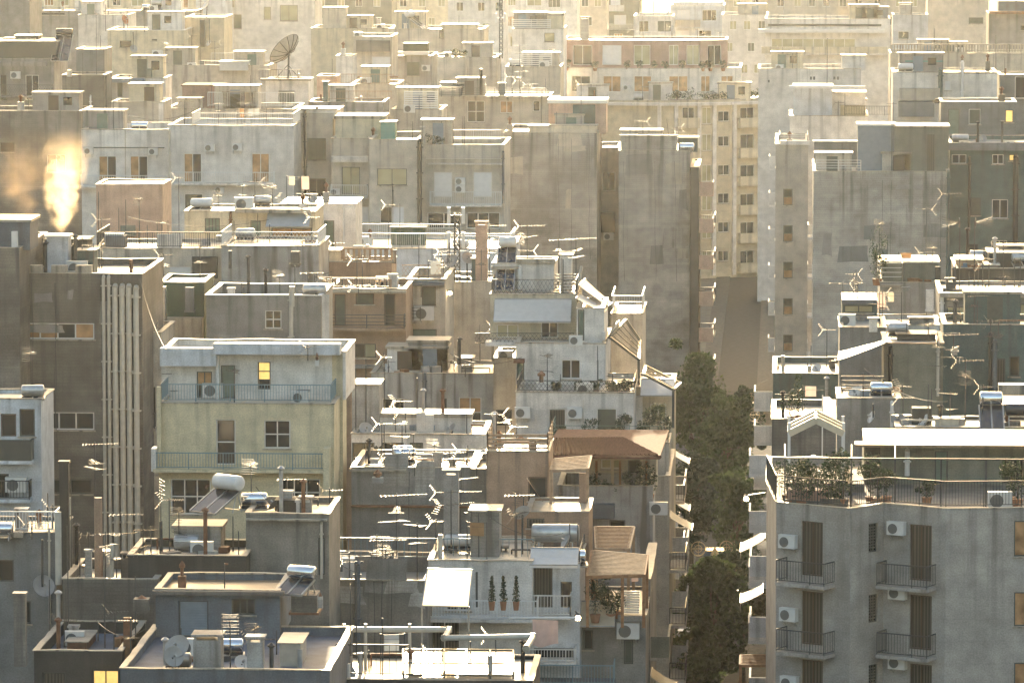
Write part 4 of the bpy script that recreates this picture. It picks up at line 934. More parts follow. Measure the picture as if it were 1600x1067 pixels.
# right side of the street, sunlit ends
b = Bld('RS1', 'pale house with sunlit balconies on the right of the street', 'sunlit balcony house by the street', 27, 1208, 1312, 584, 'teal', 9, .3)
b.ant(1262, 565, 1, 'pole')
b = Bld('RS2', 'lower street house with sunlit balcony ends behind the corner block', 'lower sunlit street house', 29.5, 1206, 1306, 655, 'dirty', 9, .3)
b = Bld('RS3', 'dark street house hidden behind the pergola roof of the corner block', 'dark street house', 32.3, 1204, 1300, 745, 'dirty', 7, .3)

# ------------------------------------------------------------------ rows further back
b = Bld('W1', 'white block with two tall white windows behind smoke, left', 'white block behind the smoke', 20, 127, 263, 203, 'white', 9, .5, roof='roof_light')
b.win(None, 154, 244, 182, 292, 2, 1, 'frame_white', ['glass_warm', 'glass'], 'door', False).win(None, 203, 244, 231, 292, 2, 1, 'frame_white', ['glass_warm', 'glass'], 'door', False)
b.ac(None, 139, 236, .9).ac(None, 240, 237, .9).led(None, 130, 230, 257, 232, .08, 'frame_dark', 'awning_rail').bal(None, 128, 262, 290, .9, .85, 'bar', 'rail_white').led(None, 195, 204, 197, 288, .05, 'coping', 'pilaster')
b = Bld('W2', 'wide white block with two air conditioners and long balcony, upper left', 'wide white balcony block', 20.1, 263, 459, 197, 'white', 9, .5, roof='roof_light')
b.win(None, 287, 240, 315, 286, 2, 1, 'frame_white', ['glass_warm', 'glass'], 'door', False).win(None, 393, 240, 421, 286, 2, 1, 'frame_white', ['glass_warm', 'glass_warm'], 'door', False).ac(None, 328, 231, .95).ac(None, 371, 230, .95)
b.bal(None, 270, 430, 285, .9, .85, 'bar', 'rail_white').win(None, 288, 303, 317, 330, 1, 1, 'frame_white', 'shutter').win(None, 394, 304, 423, 330, 2, 1, 'frame_white', 'glass').ac(None, 343, 297, .9)
b.edge_rail(300, 458, .9, 'bar', 'rail_white').pipe(None, 265, 205, 380, .08)
b = Bld('W3', 'tan block with dark drainpipe and two shuttered windows, upper centre left', 'tan drainpipe block', 19.8, 459, 520, 178, 'beige', 10, .4)
b.win('B', 315, 855, 432, 992, 2, 1, 'frame_dark', 'shutter').win('F', 315, 75, 432, 192, 2, 1, 'frame_dark', 'glass').pipe('B', 303, 690, 1400, .11, 'blackpipe').block(493, 497, 168, .3, .5, 'dark', 'flue', .05)
b.led('F', 330, 165, 375, 200, .5, 'white', 'box').block(467, 523, 172, 0.2, 3, 'white', 'roof_room', .1)
b = Bld('W3b', 'tan block with green glass balcony door beside drainpipe block', 'green door tan block', 20, 518, 577, 217, 'beige', 9, .4)
b.win('F', 530, 5, 642, 172, 2, 1, 'frame_dark', 'glass_pale', 'door', False).bal('F', 465, 695, 182, .9, .9, 'bar', 'rail_white', 'white').led('B', 465, 965, 695, 1000, .5, 'white').ac('F', 490, 158, .9).win('F', 640, 250, 695, 350, 1, 1, 'frame_white', 'blind', 'door', False)
b.block(524, 600, 186, 2, 4, 'cream', 'roof_room', .25)
b = Bld('W3r', '', '', 19, 524, 592, 193, 'beige', 3, .0, on='W3b', part=('W3b', 'stair_head'))
b.win('B', 500, 775, 560, 845, 1, 1, 'frame_dark', 'doorblue').win('B', 590, 765, 640, 835, 1, 1, 'frame_white', 'blind').win('B', 685, 775, 725, 832, 1, 1, 'frame_dark', 'glass')
b = Bld('W4', 'beige block with one wide yellowish window and grey pipe', 'wide window beige block', 20.2, 577, 654, 219, 'beige', 10, .35)
b.win('F', 748, 15, 932, 118, 2, 1, 'frame_dark', 'glass_pale').win('F', 765, 250, 842, 352, 1, 1, 'frame_white', 'glass').win('F', 845, 250, 915, 360, 1, 1, 'frame_white', 'blind', 'door', False).pipe('F', 845, 120, 250, .04, 'dark').pipe('F', 1012, -150, 400, .18, 'dark')
b.ant(660, 190, 1, 'pole').block(595, 617, 192, 3, 2, 'tealpaint', 'roof_hut', .08)
b = Bld('W5', 'beige block with recessed white balcony and two stacked fan units', 'white recessed balcony block', 20.1, 656, 788, 227, 'beige', 9, .4)
b.led('B', 1065, 1008, 1520, 1018, .35, 'white', 'lintel').win('F', 1098, 36, 1212, 190, 1, 1, 'frame_white', 'blind', 'door', False).win('F', 1343, 36, 1457, 190, 1, 1, 'frame_white', 'blind', 'door', False)
b.ac('F', 1262, 92, .95).ac('F', 1262, 140, .95).bal('F', 1075, 1520, 232, .9, 1.0, 'bar', 'rail_white', 'white').win('F', 1058, 285, 1262, 385, 2, 1).win('F', 1300, 285, 1507, 385, 3, 1).pipe('F', 1527, -80, 230, .1, 'bluegrey')
b.led('F', 1050, -50, 1525, -45, .2, 'white').chim(657, 664, 200, 1, 'concrete', 'lip').edge_rail(672, 782, .8, 'bar', 'rail_white', 5, False).plant(676, 3, 1, .5).plant(688, 3, .8, .5)
for i in range(3): b.ant(690+i*18, 190-i*4, 3+i, 'pole')
b = Bld('BW1', 'tall blank concrete party wall with stained top at centre', 'left blank party wall', 19.1, 788, 933, 209, 'concrete', 12, .25, roof='roof_light')
b.block(826, 932, 197, .6, 2, 'roof_light', 'parapet_wall', .05).led(None, 788, 205, 826, 212, .1, 'coping')
b.ant(908, 130, 3, 'yagi', 10, 3, .7).ant(846, 140, 4, 'pole').block(857, 947, 162, 4, 4, 'pink', 'penthouse', .3, lipm='frame_white').block(895, 930, 164, 3.9, .2, 'teal', 'glazed_door', 0)
b.dish(925, 320, .01, -1) if False else None
b = Bld('BWs', 'narrow light shaft wall with white window between blank walls', 'light shaft wall', 18.7, 933, 967, 232, 'beige', 8, .2)
b.win('G', 558, 36, 638, 152, 2, 1).win('G', 540, 283, 636, 412, 1, 1, 'frame_dark', 'glass').ac('G', 597, 432, 1.0).pipe('G', 528, -40, 700, .08, 'dark')
b = Bld('BW2', 'tall blank concrete party wall beside the street, right of centre', 'right blank party wall', 19, 967, 1078, 236, 'concrete', 14, .2, roof='roof_conc')
b.led(None, 1078, 244, 1081, 900, -.5, 'dark', 'edge_strip') if False else None
b.block(970, 1058, 213, .8, .4, 'concrete', 'parapet_wall', .1).block(1060, 1090, 216, 2, 3, 'teal', 'roof_hut', .05, lipm='teal')
b.sol(1073, 242, .4, 1.2, .34, 0, 'chrome', False).ant(1048, 186, 1, 'pole', lean=-.12).ant(1060, 205, 2, 'yagi', 0, 5, .8)
b = Bld('BW2s', 'dark slim corner shaft at the street end of blank wall', 'dark corner shaft', 19.1, 1079, 1092, 262, 'dark', 10, .1)
# --- curved block
pts = [(880,2.5),(935,.9),(990,.1),(1045,0),(1095,.6),(1140,1.9),(1192,4.2)]
b = Bld('CT', 'large curved corner block with colonnaded facade and hedge terrace', 'large curved block', 14.5, 880, 1192, 158, 'cream', 14, .3, pts=pts, roof='roof_light')
for y in (172, 211, 256, 300, 345, 390): b.win(None, 1122, y+2, 1140, y+18, 2, 1, 'frame_white', 'glass')
for y in (168, 210, 258, 303, 347, 392): b.win(None, 1066, y, 1085, y+28, 2, 1, 'frame_white', 'glass', 'door', False).win(None, 1157, y, 1178, y+28, 2, 1, 'frame_white', 'glass', 'door', False).win(None, 1097, y, 1112, y+26, 2, 1, 'frame_white', 'glass_pale')
for y in (198, 245, 289, 334, 378, 424): b.bal(None, 1152, 1184, y, .7, .9, 'solid', 'cream').bal(None, 1058, 1092, y, .7, .9, 'solid', 'cream')
for x in (1030, 1056, 1092, 1115, 1146, 1186):
    i_, u_, z_ = b.seg(x, 300); p0_, p1_ = Vector(b.front[i_]), Vector(b.front[i_+1]); e_ = (p1_-p0_).normalized(); q_ = p0_+e_*u_; o_ = Vector((e_.y, -e_.x)); k = MB()
    k.obox((q_.x+o_.x*.15, q_.y+o_.y*.15, b.zt/2), (e_.x*.2, e_.y*.2, 0), (o_.x*.15, o_.y*.15, 0), (0, 0, b.zt/2-.3)); mesh_obj('pilaster', k, 'white', b.root)
k = MB()
for i_ in range(len(b.front)-1):
    p0_, p1_ = Vector((*b.front[i_], b.zt-.35)), Vector((*b.front[i_+1], b.zt-.35)); k.bar(p0_+Vector((0,-.25,0)), p1_+Vector((0,-.25,0)), .9, .3)
mesh_obj('cornice', k, 'white', b.root)
b = Bld('CTb', '', '', 14.35, 884, 1160, 108, 'white', 10, .3, on='CT', part=('CT', 'setback_storey'), pts=[(884,2.0),(935,.9),(990,.2),(1045,0),(1095,.8),(1158,2.6)], roof='roof_light')
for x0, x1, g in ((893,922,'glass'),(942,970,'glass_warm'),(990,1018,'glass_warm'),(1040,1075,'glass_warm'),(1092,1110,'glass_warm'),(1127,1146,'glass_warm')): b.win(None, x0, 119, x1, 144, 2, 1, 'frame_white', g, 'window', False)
b.ac(None, 980, 137, .9)
b = Bld('CTa', '', '', 14.15, 880, 1138, 64, 'redwall', 8, .15, on='CTb', part=('CT', 'red_penthouse'), pts=[(880,1.5),(935,.5),(990,0),(1045,0),(1095,.6),(1136,1.7)], roof='roof_light', cop='frame_white')
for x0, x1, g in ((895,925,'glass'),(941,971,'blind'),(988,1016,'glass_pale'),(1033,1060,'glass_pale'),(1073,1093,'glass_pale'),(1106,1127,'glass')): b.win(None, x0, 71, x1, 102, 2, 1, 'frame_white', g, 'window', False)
b.chim(907, 920, 30, 1, 'concrete', 'slab')
for i, x in enumerate((958, 990, 1005, 1050, 1090, 1125)): b.ant(x, 40+5*(i % 3), 2+i % 3, 'yagi', 10*i, 5, 1.4, 1)
for x in (885, 930, 980, 1000, 1022, 1040, 1066, 1098, 1110, 1130): BL['CTb'].plant(x, .5 + (abs(x-1010)/90)**2*.5, 1.1, .4, 'bush', 'leafdark')
HEDGE_CT = True
# --- right tower row
b = Bld('RT', 'tall slim block with a column of small windows right of street', 'slim window column block', 19, 1212, 1263, 226, 'beige', 14, .4)
for y in (140, 365, 590, 815, 1040, 1265): b.win('H', 94, y, 152, y+102, 1, 2, 'frame_dark', ['glass_warm', 'glass'])
b.led('D', 75, 870, 260, 895, .3, 'white', 'cornice').edge_rail(1218, 1262, .7, 'horiz', 'rail_white')
b = Bld('RTu', 'white terrace wall with open white frame on the right tower row', 'white framed terrace', 18.2, 1234, 1356, 182, 'white', 9, .3, roof='roof_light')
b.led('D', 130, 530, 600, 548, .3, 'frame_white').win('D', 158, 575, 302, 700, 1, 1, 'frame_white', 'glass_pale').block(1300, 1352, 146, 2, 4, 'white', 'roof_room', .1).block(1240, 1300, 138, 1.5, 4, 'cool_white', 'roof_room', .2, lipm='frame_white')
b.ant(1292, 60, 5, 'pole').ant(1320, 147, .4, 'yagi', 180, 3, .8).edge_rail(1320, 1400, .8, 'bar', 'rail_dark')
b.block(1313, 1352, 165, .5, .3, 'yellow', 'stair_flank', .03)
b = Bld('RT2', 'massive blank grey wall with streaked top, right of the street', 'massive blank grey wall', 20.6, 1271, 1484, 269, 'concrete', 14, .25, roof='roof_light')
b.block(1340, 1397, 197, 3.5, 3, 'doorblue', 'glass_house', .15, lipm='frame_white').block(1397, 1482, 199, 3, 4, 'olive', 'roof_room', .1).block(1448, 1460, 210, 2.96, .1, 'curtain', 'window_board', 0)
b.pipe(None, 1482, 270, 520, .12, 'teal').ant(1395, 160, 2.6, 'yagi', 180, 4, .8).ant(1393, 190, 1, 'pole').edge_rail(1275, 1345, .8, 'horiz', 'rail_white', .2, False)
b.block(1272, 1342, 222, 9, 1, 'slate', 'parapet_wall', .08, lipm='frame_white')
b = Bld('RT3', 'dark teal block with cornice and small windows, upper right edge', 'dark teal cornice block', 20.3, 1484, 1640, 225, 'teal', 10, .3)
b.led('D', 1115, 880, 1700, 930, .5, 'slate', 'cornice').win('D', 1135, 955, 1225, 1012, 2, 1, 'frame_white', 'glass').win('D', 1385, 955, 1455, 1015, 2, 1, 'frame_white', 'glass').win('D', 1488, 955, 1525, 995, 1, 1, 'frame_dark', 'lit')
b.win('H', 1383, 205, 1482, 322, 2, 1, 'frame_white', 'glass').win('H', 1380, 458, 1476, 572, 2, 1, 'frame_white', 'glass').win('H', 1240, 195, 1315, 305, 1, 1, 'frame_dark', 'shutter').win('H', 1230, 480, 1300, 560, 1, 1, 'frame_dark', 'glass').pipe('H', 1530, -50, 500, .2, 'dark').pipe('H', 1245, -50, 400, .1, 'dark')
b.roofac(1505, .3, .8).roofac(1577, .3, .8)
b = Bld('RT3p', '', '', 19.7, 1470, 1588, 160, 'slate', 5, .1, on='RT3', part=('RT3', 'roof_room'), roof='roof_light', cop='frame_white')
b.door('D', 1112, 675, 1182, 835, 'doorgreen').win('D', 1240, 675, 1313, 770, 1, 1, 'frame_white', 'shutter').win('D', 1465, 680, 1515, 758, 1, 1, 'frame_dark', ['lit'])
b.chim(1460, 1468, 155, .1, 'dark', 'none').chim(1560, 1570, 148, 1, 'dark', 'cowl')
b = Bld('RTv', 'pale box rooms with green and white trim on upper right roofs', 'pale box rooms', 18.6, 1395, 1558, 114, 'white', 7, .1, roof='roof_light')
b.led('D', 1070, 450, 1410, 458, .05, 'coping').pipe('D', 1200, 390, 600, .12, 'tankwhite').pipe('D', 1065, 440, 620, .18, 'teal').block(1416, 1472, 97, 3, 2, 'tealpaint', 'roof_hut', .1, lipm='tealpaint').led('D', 810, 545, 1060, 620, .5, 'beige', 'lean_to').led('D', 805, 625, 1025, 720, .8, 'slate', 'lean_to')
b.chim(1500, 1507, 98, 1, 'white', 'cowl').win('D', 1090, 500, 1130, 560, 1, 1, 'frame_white', 'blind').ant(1460, 45, 4, 'pole').ant(1556, 55, 4, 'pole').ant(1570, 90, 2, 'pole')
b = Bld('RTw', 'grey right edge room with pale door frame, upper right', 'grey right edge room', 18.4, 1562, 1640, 118, 'slate', 6, .1)
b.win('D', 1525, 475, 1600, 610, 1, 1, 'frame_white', 'glass')
# --- upper left
b = Bld('FA3', 'dark stained wall behind the smoke at the left edge', 'dark stained left wall', 19.2, -40, 127, 174, 'dirty', 7, .3)
b.win('A', 290, 955, 405, 1067, 2, 1, 'frame_white', 'glass').win('A', 0, 880, 90, 940, 1, 1, 'frame_dark', 'glass')
b.chim(27, 36, 160, .6, 'tin', 'round')
b = Bld('FA1', 'shaded block with railed balcony and dark roof canopy, top left', 'canopied top left block', 17.2, -40, 84, 92, 'grey', 9, .3)
b.win('A', 158, 465, 240, 620, 2, 1, 'frame_white', 'glass', 'door', False).win('A', 5, 465, 40, 620, 1, 1, 'frame_brown', 'glass', 'door', False).ac('A', 98, 465, 1.1).bal('A', -60, 330, 590, .9, 1.0, 'lattice', 'rail_dark').led('A', -60, 380, 290, 410, .6, 'grey', 'cornice')
b.block(-20, 88, 66, .4, 5, 'frame_dark', 'roof_canopy', .12, lipm='tin').sol(101, 50, 3, 1.5, .3, 0, 'collector').block(24, 60, 57, 3, 2, 'dark', 'water_tank', .1, lipm='tin')
b = Bld('FA2', 'plain grey stair tower with dark cap, upper left', 'grey stair tower', 18, 119, 163, 78, 'slate', 5, .05, cop='frame_dark')
b.led('A', 660, 290, 662, 300, .1)
b = Bld('FA2b', 'stained grey shaft below the grey stair tower', 'stained grey shaft', 18.3, 97, 163, 118, 'dirty', 5, .1)
b.chim(104, 112, 110, -.6, 'tin', 'round', nm='duct').pipe('A', 560, 600, 790, .08, 'tankwhite').pipe('A', 655, 480, 800, .06, 'dark').ant(151, 20, 3, 'yagi', 90, 3, .5)
b = Bld('FA4', 'cream roof house with sunlit flat lids and dishes, upper left', 'cream lidded roof house', 15.6, 168, 288, 48, 'cream', 8, .1, roof='roof_light', cop='frame_white')
b.win('A', 740, 253, 812, 292, 1, 1, 'frame_dark', 'glass').win('A', 935, 243, 970, 255, 1, 1, 'frame_dark', 'glass').ac('A', 975, 335, 1.3).ac('A', 860, 385, 1.1).dish(194, 32, .48, 1, 330, 20, 'dishrust').dish(208, 77, .4, -.8, 300, 25)
b.ant(165, 8, 1, 'pole').ant(199, 12, 2, 'pole').ant(226, 62, -1, 'pole')
b = Bld('FA4b', 'tan roof house with bright slab lid, right of the cream lidded house', 'tan slab lidded house', 15.4, 288, 350, 28, 'cream', 8, .1, roof='roof_light', cop='frame_white')
b.win('A', 1040, 300, 1138, 332, 2, 1, 'frame_white', 'glass').pipe('A', 1125, 110, 290, .15, 'beige').dish(323, 9, .6, 3, 200, 35, 'tankwhite').chim(312, 320, 74, -2, 'dark', 'none').dish(327, 68, .35, -1.5, 220, 30, 'tankwhite')
b = Bld('FA4c', 'low grey terrace strip below the cream lidded houses', 'low grey terrace strip', 16.4, 250, 420, 103, 'beige', 8, .4, roof='roof_light')
b.edge_rail(330, 420, .9, 'bar', 'rail_white', 5, False).ant(313, 70, .6, 'pole').ant(300, 55, 2, 'yagi', 20, 5, .8).chim(312, 319, 95, .5, 'slate', 'none').roofac(300, 1, 1)
b.block(343, 386, 97, -1.2, 2.5, 'awnwhite', 'white_shelter', .05, lipm='awnwhite')
b = Bld('FA6', 'white roof room with small dark window and teal awning, upper left', 'teal awning roof room', 18, 172, 258, 123, 'white', 5, .1, roof='roof_light')
b.win('A', 948, 537, 980, 560, 1, 1, 'frame_dark', 'glass').win('A', 725, 500, 755, 600, 1, 1, 'frame_dark', 'shutter', 'door', False).win('A', 825, 540, 895, 608, 1, 1, 'frame_white', 'blind', 'door', False).led('A', 690, 482, 900, 510, .9, 'doorblue', 'canopy').chim(229, 237, 110, 1, 'olive', 'lip')
b = Bld('FA7', 'bare concrete box in front of the teal awning roof room', 'bare concrete box', 19, 174, 256, 160, 'beige', 5, .3, roof='roof_light')
b.led('A', 980, 640, 1010, 790, .1, 'white', 'pier')
b = Bld('FA8', 'walled roof terrace with dark tiled lean-to, upper left', 'walled roof terrace', 18.4, 258, 460, 171, 'beige', 9, .5)
b.ac('A', 1195, 742, .9).block(285, 345, 135, 6, 4, 'redwall', 'tiled_lean_to', .1, lipm='tile').block(278, 313, 155, .4, 2, 'beige', 'wall_stub', .1).edge_rail(325, 460, 1.2, 'bar', 'rail_white', 3, False)
b.ant(336, 168, 1, 'pole').ant(392, 118, 2, 'pole')
b = Bld('FB1', 'white roof room with dark window under the giant dish, upper left centre', 'roof room under giant dish', 17.6, 415, 482, 126, 'white', 5, .1, roof='roof_light', cop='coping')
b.win('B', 138, 562, 238, 652, 1, 1, 'frame_dark', 'shutter').led('B', 30, 485, 340, 500, .3, 'coping', 'eave').dish(450, 82, 1.65, 2, 150, 38, 'dishgrey', True)
b.edge_rail(405, 470, .9, 'bar', 'rail_dark', -.6, False)
b = Bld('FB1b', 'pink roof shed right of the giant dish room', 'pink roof shed', 17, 495, 526, 120, 'pink', 4, .1)
b = Bld('FB2', 'tall white chimney wall right of giant dish', 'tall white chimney wall', 16.3, 525, 552, 88, 'white', 4, .1)
b = Bld('FB2b', 'pale house with rolled white shutter, upper centre', 'rolled shutter house', 16, 552, 612, 58, 'beige', 8, .2, roof='roof_light')
b.win('B', 715, 352, 830, 410, 1, 1, 'frame_white', 'blind').led('B', 620, 250, 830, 320, .5, 'dirty', 'canopy').led('B', 630, 470, 880, 482, .4, 'woodpale')
b.roofac(560, 1, 1)
b = Bld('FB2c', 'tan wall with sunlit cluttered terrace, upper centre', 'tan cluttered terrace', 17.2, 549, 622, 132, 'beige', 7, .2, roof='roof_light')
b.dish(634, 140, .5, .4, 220, 30, 'tankwhite').roofac(572, 1, 1.2).edge_rail(520, 615, .9, 'bar', 'woodpale', -1.2, False)
b = Bld('FB3', 'grey house with one fan unit and shuttered opening, upper centre', 'grey fan unit house', 15.6, 611, 675, 88, 'grey', 8, .2, roof='roof_light')
b.win('B', 930, 385, 1010, 470, 2, 1, 'frame_dark', 'shutter').ac('B', 1050, 422, 1.0).led('B', 835, 318, 1070, 340, .6, 'frame_white', 'eave').block(630, 668, 68, 2, 2, 'leafdark', 'hedge_box', 0)
b = Bld('FB4', 'long pale house with sunlit lid left of the radio mast', 'long pale lidded house', 15.1, 675, 776, 90, 'beige', 8, .2, roof='roof_light')
b.win('B', 1165, 495, 1245, 540, 2, 1, 'frame_white', 'glass_warm').pipe('B', 1295, 360, 540, .08).ant(782, -10, 2, 'lattice').roofac(700, 2, 1)
b.plant(712, 1, 1, .5).plant(722, 1, .8, .5)
b = Bld('FB5', 'tan roof house with white windows and black flue, upper centre', 'tan black flue house', 17, 686, 858, 152, 'beige', 8, .1, roof='roof_light')
b.win('B', 1305, 625, 1412, 755, 2, 2).win('B', 1507, 625, 1590, 700, 2, 1, 'frame_white', 'glass_warm').win('C', 0, 625, 10, 700).win('C', 130, 625, 172, 690, 1, 1, 'frame_white', 'glass').led('B', 1270, 590, 1880, 612, .5, 'coping', 'eave').edge_rail(690, 856, .8, 'horiz', 'rail_dark', -1.0, False)
b.chim(749, 754, 108, 2, 'blackpipe', 'round', nm='flue').block(779, 789, 130, 1, .6, 'bluegrey', 'water_tank', .02).ant(783, 100, 1, 'pole').block(686, 720, 138, 1, 3, 'concrete', 'roof_hut', .1)
b.ant(848, 140, 1, 'pole').ant(812, 110, 2, 'yagi', 10, 7, 1.3, 2)
for i in range(4): b.ant(800+i*13, 118+i*6, 3+i*.7, 'yagi', i*12, 7, 1.4, 1)
b = Bld('FB6', 'sunlit striped bench terrace between tan houses, upper centre', 'sunlit bench terrace', 17.6, 612, 690, 172, 'beige', 7, .3, roof='roof_light')
b.edge_rail(632, 684, 1.6, 'slat', 'frame_white', .5, False, 'slatted_screen').ant(655, 150, .3, 'yagi', 0, 7, 1.2, 2).roofac(640, .2, 1.2).ant(658, 130, 2, 'pole')
b = Bld('FB6b', 'low grey roof with bulky flue duct, upper centre left', 'low grey duct roof', 17.8, 482, 600, 160, 'grey', 6, .25, roof='roof_light')
b.edge_rail(515, 612, .8, 'bar', 'woodpale', 2, False).block(505, 512, 128, 1.5, .8, 'teal', 'flue', .05)
b = Bld('FB7', 'beige far house with reddish slope, top centre', 'beige far house', 14, 608, 756, 46, 'beige', 9, .2, roof='roof_light')
b.win('B', 1130, 190, 1160, 240, 1, 1, 'frame_dark', 'glass').sol(640, 22, 2, 1.2, .35, 60, 'tankwhite').ant(665, 12, 1, 'pole')
b.block(690, 745, 40, 1, 3, 'cream', 'roof_room', .1)
b = Bld('FB7b', 'cream far house with leaning panels, top centre left', 'leaning panel far house', 13.8, 486, 612, 45, 'cream', 9, .3, roof='roof_light')
b.block(505, 540, 14, 2, 3, 'beige', 'roof_room', .15).ant(563, 0, 2, 'pole').roofac(595, 1, 1.2)
b.win('B', 490, 60, 548, 150, 2, 1, 'frame_white', 'glass_pale')
b = Bld('FA10', 'white block with two windows at the top edge, upper left', 'white top edge block', 12.6, 350, 492, -8, 'white', 10, .3, roof='roof_light')
b.win('B', 148, 34, 258, 132, 2, 1, 'frame_brown', 'glass_pale').win('B', 48, 45, 92, 122, 1, 1, 'frame_brown', 'glass_pale').win('A', 1443, 92, 1492, 180, 1, 1, 'frame_brown', 'shutter').edge_rail(350, 490, .9, 'bar', 'rail_white', -3, False)
b.chim(358, 366, 12, -2, 'cream', 'cowl')
b = Bld('FA10b', 'pale grey block beside the white top edge block', 'pale grey top block', 12.8, 306, 352, -5, 'cool_white', 9, .3)
b = Bld('FA5', 'white gable wall behind the cream lidded house, top left', 'white gable wall', 14.2, 122, 200, 24, 'white', 7, .2, roof='roof_light')
b.edge_rail(60, 125, .8, 'horiz', 'rail_dark', -1, False).ant(150, 0, 1, 'pole')
b = Bld('FA5b', 'grey blank wall at the top left corner', 'grey corner wall', 14.8, -40, 46, -5, 'slate', 9, .2)
b = Bld('FA5c', 'long grey roof with rafters at top left', 'long grey rafter roof', 13.4, 46, 305, 18, 'grey', 8, .1, roof='roof_light')
b.win('A', 200, 80, 400, 95, 3, 1, 'frame_dark', 'glass').ant(235, -5, 1, 'pole').roofac(240, 1, 1.2).sol(245, 4, 2, 1.2, .3, 0, 'tin')
# --- top right
b = Bld('FD1', 'long pale block with planted balcony strip, top right', 'long planted balcony block', 12.6, 1196, 1391, 30, 'white', 10, .3, roof='roof_light')
b.led('D', -60, 180, 720, 205, .8, 'frame_white', 'eave').win('D', 20, 240, 540, 320, 8, 1, 'frame_white', 'glass_pale').bal('D', -40, 735, 330, 1.0, .8, 'solid', 'cream').led('D', 0, 150, 700, 165, .1, 'dark', 'painted_shadow_gap')  # shadow gap put in as a dark raised strip
for x in (1203, 1254, 1262, 1275, 1303, 1330, 1345, 1360, 1375): b.plant(x, -.5, .1, .1) if False else None
b = Bld('FD1b', 'angled white parapet house with tiny vents, upper right', 'angled white parapet house', 15.2, 1185, 1345, 108, 'white', 9, .3, roof='roof_light')
for x in (5, 265, 285, 410, 432): b.win('D', x-6, 475 if x > 200 else 495, x+6, 495 if x > 200 else 512, 1, 1, 'frame_dark', 'glass', 'vent', False)
b.block(1315, 1352, 88, 3, 3, 'white', 'roof_room', .1).roofac(1218, 2, 1)
b = Bld('FD2', 'long balustraded roof terrace at the top right edge', 'balustraded roof terrace', 13.8, 1391, 1640, 84, 'beige', 9, .2, roof='roof_light')
b.edge_rail(1393, 1640, 1.0, 'baluster', 'coping', .1, False, 'balustrade').ant(1459, 40, 1, 'pole').ant(1555, 55, 1, 'pole').roofac(1500, 2, 1.2)
b = Bld('FD3', 'white box room with grey window, top right', 'white box room', 13, 1395, 1450, 24, 'cool_white', 6, .2)
b.win('D', 803, 195, 872, 245, 1, 1, 'frame_white', 'shutter').chim(1405, 1425, 8, 2, 'concrete', 'slab')
b = Bld('FD4', 'tall beige corner block, top right', 'tall beige top right block', 12.2, 1450, 1545, -30, 'beige', 10, .3)
b.win('D', 1240, 110, 1330, 150, 2, 1, 'frame_dark', 'shutter')
b = Bld('FD5', 'shaded block with rusty eaves at the top right corner', 'rusty eaved corner block', 13.2, 1545, 1640, 22, 'grey', 8, .2)
b.led('D', 1365, 70, 1700, 88, .8, 'rust', 'eave').win('D', 1560, 160, 1640, 190, 1, 1, 'frame_dark', 'glass').block(1560, 1640, 3, 2, 3, 'bluegrey', 'roof_room', .1)
b = Bld('FC1', 'pale house with small window left of the curved block', 'pale house by curved block', 14.6, 800, 880, 46, 'white', 9, .3, roof='roof_light')
b.win('C', 340, 180, 415, 225, 2, 1, 'frame_white', 'glass_pale').win('C', 200, 205, 262, 260, 1, 1, 'frame_dark', 'glass_pale').block(838, 880, 25, 3, 3, 'cream', 'roof_room', .3)
b.edge_rail(800, 860, 1.0, 'slat', 'frame_white', .4, False)
b = Bld('FC1b', 'sunlit pipe cluttered roof left of the curved block', 'pipe cluttered roof', 15.4, 790, 876, 105, 'beige', 8, .2, roof='roof_light')
b.edge_rail(800, 862, 1.4, 'slat', 'frame_white', 1, False, 'pipe_rack').ant(812, 70, 1, 'yagi', 0, 7, 1.4, 2).ant(834, 82, 2, 'yagi', 20, 7, 1.2).roofac(850, .5, 1.2).sol(805, 97, 2, 1.2, .3, 0, 'tankwhite')
